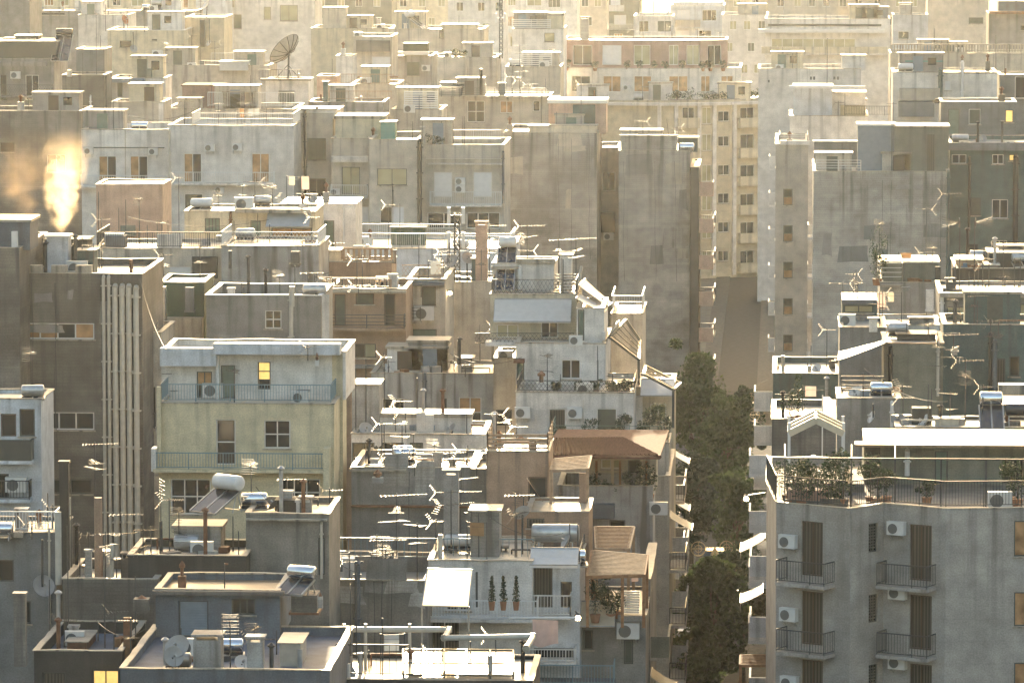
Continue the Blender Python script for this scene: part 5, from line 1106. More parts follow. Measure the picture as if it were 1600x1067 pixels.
for key, lab, x0, x1, yt, sc_, mm in (('X1','tall tan block directly above the curved block, left one',900,948,-20,10.6,'beige'),('X2','olive far block behind the curved block',948,1000,-25,10.2,'olive'),
    ('X3','low pale far block above red penthouse',990,1052,26,11.4,'white'),('X4','wide pale far block above the curved block',1048,1132,9,11.2,'cool_white'),('X5','far white block between curved block and planted balconies',1128,1200,24,11.8,'white'),
    ('X6','far pale block at the top edge beside radio mast',786,902,-12,11,'white'),('X7','far cream block at top centre',610,700,-18,10.8,'cream'),('X8','far white block at top, left of radio mast',700,788,-5,11.5,'white'),
    ('X9','far beige block above planted balcony block, left',1200,1310,-22,10.5,'beige'),('X10','far tan block above planted balcony block, right',1305,1455,-30,10.3,'beige'),('X11','far pale block at top left with long roof',60,310,-12,11.6,'cream'),
    ('X12','far olive block at top, between white block and beige house',490,612,-14,11.2,'olive'),('X13','far cream wall rising behind the red penthouse right end',1132,1205,-28,10.0,'cream')):
    b = Bld(key, lab, lab.split(' at ')[0].split(' above ')[0].split(' behind ')[0], sc_, x0, x1, yt, mm, 10, .4, roof='roof_light')
    w = (x1-x0); y0 = max(yt, -12); st = R.random()
    for k_ in range(3):
        y = y0+7+k_*int(2.9*sc_)
        if st < .55:
            x = x0+R.uniform(4, 12)
            while x < x1-22: ww = R.uniform(12, 24); b.win(None, x, y, x+ww, y+R.uniform(14, 21), R.choice([2, 2, 3]), 1, 'frame_white', R.choice(['glass_pale', 'glass', 'shutter', 'blind', 'glass_warm']), 'window', False); x += ww+R.uniform(5, 22)
            if k_ and R.random() < .8: b.bal(None, x0+3, x1-R.uniform(3, w*.5), y-6, .9, .9, R.choice(['bar', 'solid']), R.choice(['rail_white', 'white', 'beige']))
        else:
            x = x0+R.uniform(5, 15)
            while x < x1-14: b.win(None, x, y+2, x+11, y+16, 2, 1, 'frame_white', R.choice(['glass_pale', 'glass', 'shutter']), 'window', False); x += R.uniform(20, 34)
    b.ant((x0+x1)/2, yt-25, 3, 'pole')
# --- repairs, cables and pipes on the bare party walls
def patches(key, n, y0, y1, seed, mats):
    rr = random.Random(seed); s = BL[key]; a0, a1 = s.xs
    for i in range(n):
        w, h = rr.uniform(.5, 2.4), rr.uniform(.3, 1.8); px = rr.uniform(a0+4, a1-8); py = rr.uniform(y0, y1); p = atY(px, py, s.Y); w = min(w, s.xr-.1-p.x)
        if w < .2: continue
        k = MB(); v = []
        for u, z in ((0,0),(w*.5,rr.uniform(-.1,.1)),(w,rr.uniform(-.15,.1)),(w+rr.uniform(-.2,0),h*.5),(w+rr.uniform(-.2,0),h),(w*.4,h+rr.uniform(-.1,.1)),(rr.uniform(0,.2),h*.95)): v.append((p.x+u, s.Y-.012-.002*i, p.z+z))
        k.quad(*v); mesh_obj('render_patch', k, rr.choice(mats), s.root)
    for i in range(3):
        px = rr.uniform(a0+6, a1-6); a = atY(px, y0-8, s.Y-.03); k = MB(); z = a.z; x = a.x; k.cur = 0
        for _ in range(9): nx = x+rr.uniform(-.07, .07); k.bar((x, s.Y-.03, z), (nx, s.Y-.03, z-1.1), .025); x = nx; z -= 1.1
        mesh_obj('cable', k, 'wire', s.root)
patches('BW1', 7, 225, 330, 1, ['concrete', 'grey', 'beige']); patches('BW2', 6, 260, 420, 2, ['concrete', 'beige', 'grey']); patches('RT2', 9, 290, 430, 3, ['concrete', 'grey', 'slate']); patches('GL', 6, 450, 560, 4, ['dirty', 'grey']); patches('MC2', 5, 745, 790, 5, ['grey', 'concrete']); patches('BC3', 4, 915, 950, 6, ['concrete', 'grey'])

# ------------------------------------------------------------------ roof clutter beyond the pieces placed by hand
def hut(s, x0, x1, yt, d, dep, m, rr):
    s.block(x0, x1, yt, d, dep, m, 'stair_head', .14); y = s.Y+d; a = xAt(x0, y, s.zr); b = xAt(x1, y, s.zr); zt = atY((x0+x1)/2, yt, y).z; h = min(2.0, zt-s.zr-.15); u = a+(b-a)*rr.uniform(.12, .5)
    if h > 1.0:
        k = MB(); k.box(u, u+.85, y-.05, y-.003, s.zr+.02, s.zr+h); mesh_obj('door', k, rr.choice(['doorgreen', 'doorblue', 'frame_brown', 'shutter']), s.root)
        if b-u > 2.2: k = MB(); k.box(u+1.25, u+1.95, y-.04, y-.003, s.zr+h*.45, s.zr+h*.9); mesh_obj('window', k, 'glass', s.root)
Bld.hut = hut
def laundry(p, q, ref, rr):
    t = thing('washing_line', 'washing line with pale laundry on roof of '+ref, 'washing line', p); k = MB(); U = Vector((0,0,1.75))
    for a in (p, q): k.bar(a, a+U, .05)
    for h in (1.7, 1.5): k.bar(p+Vector((0,0,h)), q+Vector((0,0,h)), .012)
    mesh_obj('line_posts', k, 'mast', t); L = (q-p).length; u = .15
    while u < L-.5:
        w = rr.uniform(.3, .7); a = p.lerp(q, u/L)+Vector((0,-.02,1.7)); b = p.lerp(q, min(1, (u+w)/L))+Vector((0,-.02,1.7)); h = rr.uniform(.5, 1.0); k = MB(); dz = Vector((0,.05,-h)); k.quad(a+dz, b+dz, b, a)
        mesh_obj('cloth', k, rr.choice(['awnbrown', 'awncream', 'cloth', 'awngrey']), t); u += w+rr.uniform(.05, .5)
HUTS = {'W1', 'W5', 'MC3', 'RM6', 'RT2'}
def clutter():
    rr = random.Random(77)
    for key, s in list(BL.items()):
        if s.part or key in ('BT2', 'MC9', 'SLf', 'SLn', 'R1', 'BW2s', 'MC10g', 'TH', 'RM7b'): continue
        x0, x1 = max(s.xs[0], 3), min(s.xs[1], 1597)
        w = x1-x0; ytop = proj(((s.xl+s.xr)/2, s.Y, s.zt))[1]
        if ytop < 12 or w < 25: continue
        D = min(s.depth-1.2, 6)
        for i in range(max(1, int(w/(34 if s.sc < 22 else 26)))):
            x = rr.uniform(x0+5, x1-5); d = rr.uniform(.8, max(1, D)); k = rr.random()
            if w > 60 and i % 3 == 1 and (s.sc < 19.5 or key in HUTS):
                hw = rr.uniform(1.0, 1.9)*s.sc; hx = min(max(x, x0+hw+3), x1-hw-3); dd = min(max(1.8, D*.5), s.depth-2.6); m_ = rr.choice(['white', 'beige', 'cream', 'grey', s.mat])
                s.hut(hx-hw, hx+hw, ytop-rr.uniform(1.2, 1.9)*s.sc, dd, 2.2, m_, rr)
            elif k < .36: s.ant(x, ytop-rr.uniform(25, 62)*s.sc/24, d, rr.choice(['yagi', 'yagi', 'corner', 'pole']), rr.choice([rr.uniform(-15, 20), rr.uniform(160, 200), 80]), rr.choice([5, 7, 9, 11]), rr.uniform(.7, 1.3), rr.choice([1, 1, 2, 2]))
            elif k < .55: s.ant(x, ytop-rr.uniform(15, 45)*s.sc/24, d, 'pole')
            elif k < .68:
                c = rr.uniform(.35, .55)*s.sc; s.chim(x-c/2, x+c/2, ytop-rr.uniform(.3, 1.0)*s.sc, d, rr.choice(['peel', 'concrete', 'white', 'dirty']), rr.choice(['slab', 'lip', 'cowl']))
            elif k < .76: s.chim(x-.1*s.sc, x+.1*s.sc, ytop-rr.uniform(.3, 1.2)*s.sc, d, rr.choice(['plastpipe', 'rust', 'tin']), 'round', nm='vent_pipe')
            elif k < .80: s.roofac(x, d, rr.uniform(.9, 1.2))
            elif k < .90: s.dish(x, ytop-.25*s.sc, rr.uniform(.3, .45), d, rr.choice([200, 240, 300, 340]), 35, rr.choice(['dishgrey', 'tankwhite']))
            elif k < .925:
                p = s.roofp(x, d); q = s.roofp(min(x+rr.uniform(30, 60), x1-3), d+rr.uniform(-.3, .3)); laundry(p, q, s.ref, rr)
            else: s.sol(x, ytop-.35*s.sc, d, rr.uniform(1.0, 1.4), .27, rr.uniform(-10, 10), rr.choice(['chrome', 'tankwhite', 'tin']))
clutter()

# junk, flues and pipe runs on the near roofs
def junk():
    rr = random.Random(31)
    for key, n in (('BC', 5), ('BL3', 5), ('BL4', 7), ('BC1b', 6), ('BC1', 4), ('BC3', 6), ('BF', 5), ('MC2', 7), ('MC2b', 4), ('MC1', 5), ('MC3', 6), ('BC4', 5), ('GL', 6), ('MC6', 3), ('RM1', 4), ('RM2', 5), ('RM7', 6), ('RM5', 3), ('RM6', 4), ('RM2t', 5), ('RT3', 4), ('MC8b', 3), ('MC5b', 4), ('RS1', 3), ('RS2', 3), ('BT', 2)):
        s = BL[key]; x0, x1 = max(4, s.xs[0]+5), min(1596, s.xs[1]-5); ytop = proj(((s.xl+s.xr)/2, s.Y, s.zt))[1]; D = min(s.depth-1, 5.5)
        for i in range(n):
            x = rr.uniform(x0, x1); d = rr.uniform(.5, max(.8, D)); k = rr.random(); p = s.roofp(x, d); m = MB()
            if k < .3:
                for q in range(rr.randint(2, 5)): w, h = rr.uniform(.15, .45), rr.uniform(.12, .4); a = rr.uniform(0, 3); c = p+Vector((rr.uniform(-.6,.6), rr.uniform(-.4,.4), h/2)); m.obox(c, (math.cos(a)*w, math.sin(a)*w, 0), (-math.sin(a)*w*.6, math.cos(a)*w*.6, 0), (0, 0, h/2))
                o = mesh_obj('junk_pile', m, rr.choice(['wood', 'rust', 'tin', 'dirty', 'doorblue'])); tag(o, 'junk heap of boxes on roof of '+s.ref, 'junk')
            elif k < .55:
                L = rr.uniform(1.2, 3.5); h = rr.uniform(.15, .5); a = p+Vector((0,0,h)); b = a+Vector((L*rr.choice([-1,1]), 0, 0)); b.x = min(max(b.x, s.xl+.3), s.xr-.3); m.tube(p, a, .045, n=6); m.tube(a, b, .045, n=6); m.tube(b, Vector((b.x, b.y, s.zr)), .045, n=6); mesh_obj('roof_pipe', m, rr.choice(['plastpipe', 'rust', 'mast']), s.root)
            elif k < .78:
                h = rr.uniform(.7, 2.2); m.tube(p, p+Vector((0,0,h)), .09, n=8); m.lathe(p+Vector((0,0,h)), (0,0,1), [(0,.1),(.05,.17),(.1,.17),(.2,.03)], 8); mesh_obj('vent_pipe', m, rr.choice(['mast', 'tin', 'rust', 'blackpipe']), s.root)
            else: s.ant(x, ytop-rr.uniform(30, 75), d, rr.choice(['pole', 'yagi', 'corner']), rr.uniform(-20, 20), 7, rr.uniform(.6, 1.1), 1)
junk()
# slack cables strung from roof to roof
def cable(pa, pb, ra, rb, sag=.5):
    k = MB(); P = [pa.lerp(pb, i/12)-Vector((0,0,sag*4*(i/12)*(1-i/12))) for i in range(13)]
    for a, c in zip(P, P[1:]): k.bar(a, c, .022)
    o = mesh_obj('slack_cable', k, 'wire'); tag(o, 'slack thin cable strung from %s to %s' % (ra, rb), 'cable')
for ka, xa, ha, kb, xb, hb in (('GL',215,.4,'Y',260,2.6),('BC1',400,1.2,'BC3',560,1.0),('MC2',600,1.4,'MC2b',790,1.5),('MC3',700,1.2,'MC10',815,2),('BC',230,1.8,'BL3',150,1.6),('RM6',1500,1.0,'RM4',1400,1.2),('MC8',200,2,'MC8b',420,1.6),('RM7',1480,1.2,'RM5',1350,1.5),('BC4',760,2.2,'BC4b',880,1.5),('W2',300,1.5,'W1',200,1.6)):
    cable(BL[ka].roofp(xa, 1.5)+Vector((0,0,ha)), BL[kb].roofp(xb, 1.5)+Vector((0,0,hb)), BL[ka].ref, BL[kb].ref)

# ------------------------------------------------------------------ street, terraces, pergolas, plants, cars
g = MB(); g.quad((-1500,-400,0), (1500,-400,0), (1500,3500,0), (-1500,3500,0)); struct(mesh_obj('ground', g, 'pavement'))
g = MB(); g.quad((-5.9,150,.004), (-2.4,150,.004), (-2.4,1100,.004), (-5.9,1100,.004)); struct(mesh_obj('road', g, 'asphalt'))
for x0, x1, nm in ((-7.4,-5.9,'pavement_left'), (-2.4,-.6,'pavement_right')):
    g = MB(); g.box(x0, x1, 150, 1100, .0, .13); struct(mesh_obj(nm, g, 'cobble'))
# the street's left side behind the planted terrace
b = Bld('SL', 'long street side block with railed balconies above the tree line, left of street', 'long street side block', 26.8, 955, 1043, 703, 'beige', 8, .4)
b = Bld('SL2', 'low shop building under the street trees, left kerb', 'low street shop', 25.4, 960, 1052, 860, 'beige', 18, .3)
b = Bld('SLn', 'shaded street side house below the planted corner terrace', 'shaded street side house', 29.4, 1016, 1046, 745, 'beige', 12, .4)
b = Bld('SLf', 'shaded base house under the brown pergola corner', 'shaded base house', 33.2, 1004, 1016, 905, 'grey', 12, .3)

def side_balcony(key, side, zs, y0, L, out, style='solid', m='white', sm='beige', h=.95):
    s = BL[key]; x = (s.xr if side > 0 else s.xl)
    for z in zs:
        k = MB(); xa, xb = (x+.01, x+out) if side > 0 else (x-out, x-.01); k.box(xa, xb, s.Y+y0, s.Y+y0+L, z-.16, z); S = mesh_obj('balcony', k, sm, s.root)
        xo = x+side*(out-.04); r = MB(); rail(r, (x+side*.03, s.Y+y0+.04, z), (xo, s.Y+y0+.04, z), h, style); rail(r, (xo, s.Y+y0+.04, z), (xo, s.Y+y0+L-.04, z), h, style); mesh_obj('railing', r, m, S)
side_balcony('SL', 1, (3.6, 6.7, 9.8), .3, 3, 1.0, 'bar', 'rail_dark'); side_balcony('SL', 1, (3.6, 6.7, 9.8), 4.2, 3.5, 1.0, 'solid', 'beige')
side_balcony('SLn', 1, (3.6, 6.6, 9.6), .5, 4, .9, 'bar', 'rail_dark'); side_balcony('SLn', 1, (3.6, 6.6, 9.6), 6, 4, .9, 'solid', 'white')
side_balcony('SLf', 1, (4, 7, 10), .5, 4, .9, 'solid', 'olive')
side_balcony('BW2s', 1, (4, 7, 10, 13, 16, 19), .2, 3, 1.2, 'solid', 'pink', 'pink'); side_balcony('BW2s', 1, (4, 7, 10, 13, 16), 4.5, 4, 1.3, 'bar', 'rail_dark')
side_balcony('RT', -1, (6, 9, 12, 15, 18, 21), .1, 3, .55, 'solid', 'white', 'white'); side_balcony('RT2', -1, (6, 9, 12, 15, 18), .1, 3, .42, 'horiz', 'rail_white', 'white')
side_balcony('RS1', -1, (5, 8, 11, 13.6, 15.6), .1, 3.5, 1.1, 'solid', 'white', 'white'); side_balcony('RS2', -1, (6, 9, 12, 15), .1, 3.5, 1.2, 'solid', 'white', 'white')
side_balcony('RS3', -1, (7, 10, 13), .1, 3.5, 1.0, 'solid', 'cool_white', 'white')
for y0, y1, z0, z1, xo, k in ((272,275.5,9.8,11.4,1.3,'RS2'),(249,252,10.6,12.0,1.1,'RS3')):
    xw = -1.0; awning((xw, y0, z1), (xw, y1, z1), (xw-xo, y0, z0+.9), (xw-xo, y1, z0+.9), 'awnwhite' if k != 'RS3' else 'awncream', BL[k].ref, .5)
for key, y0, z in (('SLf', 1.0, 8.0), ('SLf', 3.2, 5.4), ('SLn', 1, 11.4), ('SL', 3, 11.4), ('SL', 5, 8.3)):
    s = BL[key]; x = s.xr; awning((x, s.Y+y0, z+1), (x, s.Y+y0+2.6, z+1), (x+1.2, s.Y+y0, z+.3), (x+1.2, s.Y+y0+2.6, z+.3), 'awncream' if key != 'SL' else 'awnwhite', s.ref, .2)

def pergola(name, label, fl, fr, bl_, br, n, m, posts=None, along='x', cat='pergola', rim=None, w=.09):
    """slatted roof between front and back edge points; every slat is a part"""
    fl, fr, bl_, br = map(Vector, (fl, fr, bl_, br)); t = thing(name, label, cat, (fl+fr)/2-Vector((0,0,2)))
    for i in range(n):
        k = MB(); f = (i+.5)/n
        if along == 'x': k.bar(fl.lerp(bl_, f), fr.lerp(br, f), w, .05)
        else: k.bar(fl.lerp(fr, f), bl_.lerp(br, f), w, .06)
        mesh_obj('slat', k, m, t)
    k = MB(); dz = Vector((0,0,-.07))
    for a, c in ((fl, fr), (bl_, br), (fl, bl_), (fr, br)): k.bar(a+dz, c+dz, .16, .14)
    mesh_obj('frame', k, rim or m, t)
    for p, z in posts or ():
        k = MB(); p = Vector(p); k.bar((p.x, p.y, z), (p.x, p.y, p.z-.14), .14); mesh_obj('post', k, rim or m, t)
    return t
def pq(px, py, s): return atY(px, py, F/s)
zb5 = BL['BC5'].zr
a, c, d, e = pq(932, 856, 33.6), pq(982, 856, 33.6), pq(930, 822, 33.0), pq(990, 822, 33.0)
pergola('pergola', 'upper brown slatted pergola with orange rim on the street corner house', a, c, d, e, 16, 'wood', [(c, zb5), (a, zb5), (d, zb5), (e, zb5)], rim='woodpale', w=.07)
a, c, d, e = pq(918, 899, 34.4), pq(1006, 897, 34.4), pq(926, 859, 33.7), pq(1011, 866, 33.7)
pergola('pergola', 'lower pale slatted pergola above dark veranda on the street corner', a, c, d, e, 18, 'woodpale', [(a, zb5), (c, zb5), (a.lerp(c, .62), zb5), (d, zb5), (e, zb5)], rim='wood', w=.10)
for i, (x, y, s_, h, k) in enumerate(((930,960,34.2,1.8,'bush'),(948,962,34.0,1.4,'tree'),(938,962,33.8,2.0,'bush'),(955,955,34.1,1.1,'bush'),(965,958,34,1.2,'bush'))): potplant(Vector((xAt(x, F/s_, zb5), F/s_, zb5)), h, .45, k, 'leafdark', 'the brown pergola house')
k = MB()
for i in range(9): p = pq(986, 956-i*3.4, 34.05); k.obox(p+Vector((0,.12*i,0)), (.38,0,0), (0,.14,0), (0,0,.03))
st = mesh_obj('white_steps', k, 'frame_white', BL['BC5'].root)
a, c, d, e = pq(861, 733, 32.9), pq(918, 731, 32.9), pq(866, 716, 32.3), pq(923, 711, 32.3)
pergola('pergola', 'small pinkish brown slatted roof above the brown pillar', a, c, d, e, 9, 'woodpale', [(c, BL['BT2'].zr), (a, BL['BT2'].zr)], w=.12)
k = MB(); p0, p1 = pq(905, 733, 32.85), pq(917, 733, 32.85); k.box(p0.x, p1.x, p0.y, p0.y+.5, BL['BT2'].zr, p0.z-.2); mesh_obj('pillar', k, 'brown', BL['BT2'].root)
a, c, d, e = pq(957, 715, 30.4), pq(1002, 713, 30.4), pq(960, 706, 30.0), pq(1003, 704, 30.0)
pergola('vine_pergola', 'tiny sunlit slatted canopy under the eaves of the tiled house', a, c, d, e, 7, 'awncream', [(a, BL['TH'].zr), (c, BL['TH'].zr)], 'y', w=.1)
a, c, d, e = pq(1157, 1037, 33.2), pq(1202, 1037, 33.2), pq(1158, 1022, 32.6), pq(1202, 1022, 32.6)
pergola('balcony_canopy', 'brown slatted balcony canopy on white posts beside the corner block', a, c, d, e, 7, 'wood', [(a, a.z-3.2), (c, c.z-3.2)], rim='wood', cat='canopy')
# terrace frames of the stepped block (sloping bar pergolas)
for lab, f0, f1, b0, b1, s0, s1 in (('dark sloping bar frame over middle terrace of stepped block', (952,525), (998,560), (978,498), (1000,530), 27.9, 27.2), ('dark sloping bar frame over lower side terrace of stepped block', (1006,583), (1052,607), (1009,570), (1063,597), 28.3, 27.7)):
    pergola('bar_frame', lab, pq(*f0, s0), pq(*f1, s0), pq(*b0, s1), pq(*b1, s1), 5, 'frame_dark', [(pq(*f1, s0), pq(*f1, s0).z-2.2)], w=.05, cat='frame')
for lab, q0, q1, q2, q3, s0, s1 in (('upper white tilted awning on right side of stepped block', (905,446), (914,436), (950,478), (957,473), 27.6, 27.0), ('lower white tilted awning on right side of stepped block', (900,466), (906,459), (944,488), (949,480), 27.9, 27.5), ('white tilted sheet on terrace edge of stepped block', (941,539), (951,533), (962,506), (968,501), 27.9, 27.4)):
    a, c, d, e = pq(*q0, s0), pq(*q1, s1), pq(*q2, s0), pq(*q3, s1); awning(a, c, d, e, 'awnwhite', '', .06, lab)
t = thing('terrace_screen', 'pale slatted sunlit screen beside stair tower of stepped block', 'screen', pq(886, 462, 27.5))
for i in range(7):
    k = MB(); y = 430+i*4.8; k.bar(pq(867, y, 27.5), pq(900, y-1, 27.5), .1, .07); mesh_obj('slat', k, 'coping', t)
k = MB(); k.bar(pq(878, 403, 27.52), pq(878, 462, 27.52), .07); k.bar(pq(899, 460, 27.48), pq(909, 417, 27.3), .16); mesh_obj('post', k, 'coping', t)
# tiled roof
s = BL['TH']; E0, E1 = pq(856, 712, 30.9), pq(1031, 714, 30.9); R0, R1_ = pq(862, 686, 29.9), pq(974, 686, 29.9); E2 = Vector((E1.x+.2, R1_.y+3, E1.z))
k = MB(); nc = 27; nr = 6
for i in range(nc):
    for j in range(nr):
        f0, f1 = i/nc, (i+.72)/nc; g0, g1 = j/nr, (j+1.12)/nr
        P = lambda u, v, h: E0.lerp(E1, u).lerp(R0.lerp(R1_, u), min(v, 1)) + Vector((0, 0, h))
        fm = (f0+f1)/2; hh = .13
        k.quad(P(f0, g0, .06), P(fm, g0, .06+hh), P(fm, g1, .02+hh), P(f0, g1, .02)); k.quad(P(fm, g0, .06+hh), P(f1, g0, .06), P(f1, g1, .02), P(fm, g1, .02+hh))
tl = mesh_obj('tiles', k, 'tile', s.root); tl['kind'] = 'stuff'
k = MB(); k.quad(E0, E1, R1_, R0); k.quad(E1, E2, R1_); k.quad(E0-Vector((0,0,.12)), E1-Vector((0,0,.12)), E1, E0); k.quad(E1-Vector((0,0,.12)), E2-Vector((0,0,.12)), E2, E1); k.quad(R0, R1_, E2, Vector((E0.x, E2.y, E2.z)))
mesh_obj('hip_roof', k, 'tile', s.root)
k = MB(); k.tube(R0, R1_, .1, n=6); k.tube(R1_, E1, .1, n=6); mesh_obj('ridge_tiles', k, 'tile', s.root)
for x in (932, 969, 1010):
    k = MB(); p = pq(x, 720, 30.5); k.bar((p.x, p.y, s.zr), (p.x, p.y, p.z), .12); mesh_obj('veranda_post', k, 'wood', s.root)
# terrace of the corner block: railing, gable frame, plants
s = BL['R1']; rl = MB(); P = [Vector((*q, s.zt+.07)) for q in s.front]
for i in range(len(P)-1): rail(rl, P[i]+Vector((0,.12,0)), P[i+1]+Vector((0,.12,0)), 1.15, 'bar')
mesh_obj('terrace_railing', rl, 'rail_dark', s.root)
k = MB()
for x in (1226, 1330, 1398, 1470, 1540):
    p = s.roofp(x, .6); k.bar(p, p+Vector((0,0,2.3)), .06)
for xa, xb in ((1226,1330),(1330,1398),(1398,1600)):
    k.bar(s.roofp(xa, .6)+Vector((0,0,2.3)), s.roofp(xb, .6)+Vector((0,0,2.3)), .06); k.bar(s.roofp(xa, .6)+Vector((0,0,2.3)), s.roofp(xa, 4)+Vector((0,0,2.5)), .05)
mesh_obj('canopy_frame', k, 'rail_dark', s.root)
t = thing('gable_pergola', 'white gable shaped pergola frame on terrace of grey corner block', 'pergola', s.roofp(1276, 3)); zr = s.zr
L0, Rr = pq(1233, 677, 33.9), pq(1318, 677, 33.9); top = pq(1275, 656, 33.9)
for dy, nm in ((0, 'rafter'), (1.3, 'rafter'), (2.6, 'rafter')):
    for a in (L0, Rr):
        k = MB(); D = Vector((0, dy, 0)); k.bar(a+D, top+D, .2, .32); mesh_obj(nm, k, 'woodcream', t)
for a in (L0, Rr):
    for dy in (0, 2.6): k = MB(); k.bar((a.x, a.y+dy, zr), (a.x, a.y+dy, a.z+.5), .13); mesh_obj('post', k, 'frame_white', t)
k = MB(); k.bar(top, top+Vector((0, 2.6, 0)), .15); k.bar(L0, L0+Vector((0, 2.6, 0)), .15); k.bar(Rr, Rr+Vector((0, 2.6, 0)), .15); mesh_obj('beam', k, 'frame_white', t)
for x, d, h, kd in ((1240,1.5,1.8,'bush'),(1252,1.0,1.2,'bush'),(1265,2.5,2.0,'bush'),(1290,2,1.6,'bush'),(1318,1.2,1.5,'bush'),(1360,2,2.4,'tree'),(1372,1.5,1.8,'bush'),(1385,2.2,1.6,'tree'),(1305,2.8,2.3,'tree'),(1230,2.5,2.2,'bush'),(1580,2.2,2.2,'tree'),(1590,1.5,1.4,'bush')): s.plant(x, d, h, .55, kd, 'leafdark')
potplant(s.roofp(1448, 2.6), 1.0, .4, 'bush', 'leafdark', s.ref); s.roofac(1562, 1.0, 1.3)
t = thing('garden_table', 'dark red cloth covered table with pale dishes on corner terrace', 'table', s.roofp(1262, 1.6)); p = s.roofp(1262, 1.6)
k = MB(); k.box(p.x-.9, p.x+.9, p.y-.5, p.y+.5, p.z+.72, p.z+.77); k.box(p.x-.9, p.x+.9, p.y-.52, p.y-.5, p.z+.3, p.z+.74); mesh_obj('table_top', k, 'redwall', t)
k = MB()
for i in (-1, 1):
    for j in (-1, 1): k.bar((p.x+i*.8, p.y+j*.4, p.z), (p.x+i*.8, p.y+j*.4, p.z+.72), .06)
mesh_obj('leg_frame', k, 'wood', t)
def hedge(label, P, h, w, n, seed, m='leafdark'):
    rr = random.Random(seed); t = thing('hedge', label, 'hedge', P[0]); k = MB(); q = MB()
    for a, c in zip(P, P[1:]):
        k.bar(a+Vector((0,0,.2)), c+Vector((0,0,.2)), w*1.1, .4); L = (c-a).length
        for i in range(max(1, int(L/.55))):
            g_ = a.lerp(c, rr.random()); r = w*rr.uniform(.7, 1.15); hh = h*rr.uniform(.55, 1.0); q.leaves((g_.x, g_.y+rr.uniform(-.2,.2), g_.z+.35+hh*.5), r, r, hh*.6, n, .11, rr, .1)
    mesh_obj('planter', k, 'dirty', t); mesh_obj('foliage', q, m, t)
hedge('dark overgrown hedge along back of the corner block terrace', [s.roofp(1229, 6.6), s.roofp(1290, 6.8), s.roofp(1350, 6.6)], 1.7, .55, 110, 41)
hedge('red leaved dark hedge behind railing of corner block terrace', [s.roofp(1238, 1.4), s.roofp(1325, 1.2)], .9, .4, 80, 42)
c_ = BL['CT']; hedge('long curved green hedge on cornice of the large curved block', [Vector((x, y+.8, c_.zr)) for x, y in c_.front[3:]], 1.3, .6, 90, 43)
awning(pq(1384, 535, 29.75), pq(1384, 530, 29.1), pq(1309, 563, 30.1), pq(1311, 549, 29.2), 'awnbrown', '', .05, 'brown sunlit awning sloping left from the orange rimmed box house')
# conifer, glaring sheets, lamp and ducts
q = BL['RS2']; potplant(q.roofp(1247, 1), 2.6, .75, 'cone', 'leafdark', '', 'dark conifer on street terrace behind the gable pergola'); potplant(q.roofp(1236, .6), 1.6, .6, 'bush', 'leafdark', '', 'dark bush left of the conifer behind the gable pergola')
t = thing('glare_sheet', 'blazing white sheet on posts standing in for sun flash at bottom centre', 'panel', atY(700, 960, F/37)); Y = F/37  # backlit sheet and posts added to stand in for a sun flash
c = [pq(668, 888, 37), pq(738, 890, 36.9), pq(732, 948, 37), pq(659, 946, 37.1)]
k = MB(); k.quad(c[3], c[2], c[1], c[0]); k.quad(*[v+Vector((0,.03,0)) for v in c]); mesh_obj('sheet', k, 'glaresheet', t)
k = MB()
for i in range(4): k.bar(c[i]+Vector((0,.015,0)), c[(i+1) % 4]+Vector((0,.015,0)), .05)
zb = BL['BF'].zr
for v in (c[2], c[3]): k.bar((v.x, v.y+.1, zb), (v.x, v.y+.1, v.z), .07)
mesh_obj('post_frame', k, 'steel', t)
t = thing('glare_sheet', 'glaring white curved sheet left of the raw concrete box', 'panel', pq(1293, 655, 31.6)); k = MB(); n = 10
for i in range(n):
    u0, u1 = i/n, (i+1)/n; fx = lambda u: 1284+20*math.sin(math.pi*u*.5)-(8*abs(u-.5)); 
    a0, a1 = pq(1285, 655-35*u0, 31.6), pq(1285, 655-35*u1, 31.6); w0, w1 = (.15+.5*math.sin(math.pi*(.12+.76*u0))), (.15+.5*math.sin(math.pi*(.12+.76*u1)))
    k.quad(a0, a0+Vector((w0,.3*w0,0)), a1+Vector((w1,.3*w1,0)), a1)
mesh_obj('sheet', k, 'glaresheet', t); k = MB(); p = pq(1285, 655, 31.6); k.bar((p.x, p.y, BL['RS2'].zr), p+Vector((0,0,1.2)), .06); mesh_obj('pole', k, 'frame_white', t)
def lamp(label, px, py, s_, toward):
    p = pq(px, py, s_); t = thing('wall_lamp', label, 'lamp', p); k = MB(); k.lathe(p-Vector((0,0,.12)), (0,0,1), [(0,.001),(.02,.1),(.12,.14),(.24,.06),(.26,.001)], 10); mesh_obj('bulb', k, 'lampglow', t)
    k = MB(); k.bar(p+Vector((0,0,.16)), Vector((toward, p.y+.1, p.z+.3)), .05); k.lathe(p+Vector((0,0,.12)), (0,0,1), [(0,.17),(.06,.12),(.1,.03)], 10); mesh_obj('bracket', k, 'frame_dark', t)
lamp('glint built as glowing bulb on bracket over the street beside the corner block', 1166, 779, 31.5, -.9)  # emitting bulb and bracket put in for a bright glint over the street
lamp('lit lamp at the balcony corner beside the cream striped awning', 903, 965, 34.8, BL['BC5'].xl)
lamp('small lit lamp hanging above the street wall of ochre house', 703, 458, 26.0, BL['MC5b'].xl)
t = thing('roof_duct', 'long pale insulated duct crossing above the dark boiler house', 'pipe', pq(600, 1000, 37.4)); Z = []
pts = [pq(505, 983, 37.4), pq(702, 983, 37.4), pq(694, 996, 38.0), pq(833, 994, 38.0), pq(822, 1012, 38.6)]
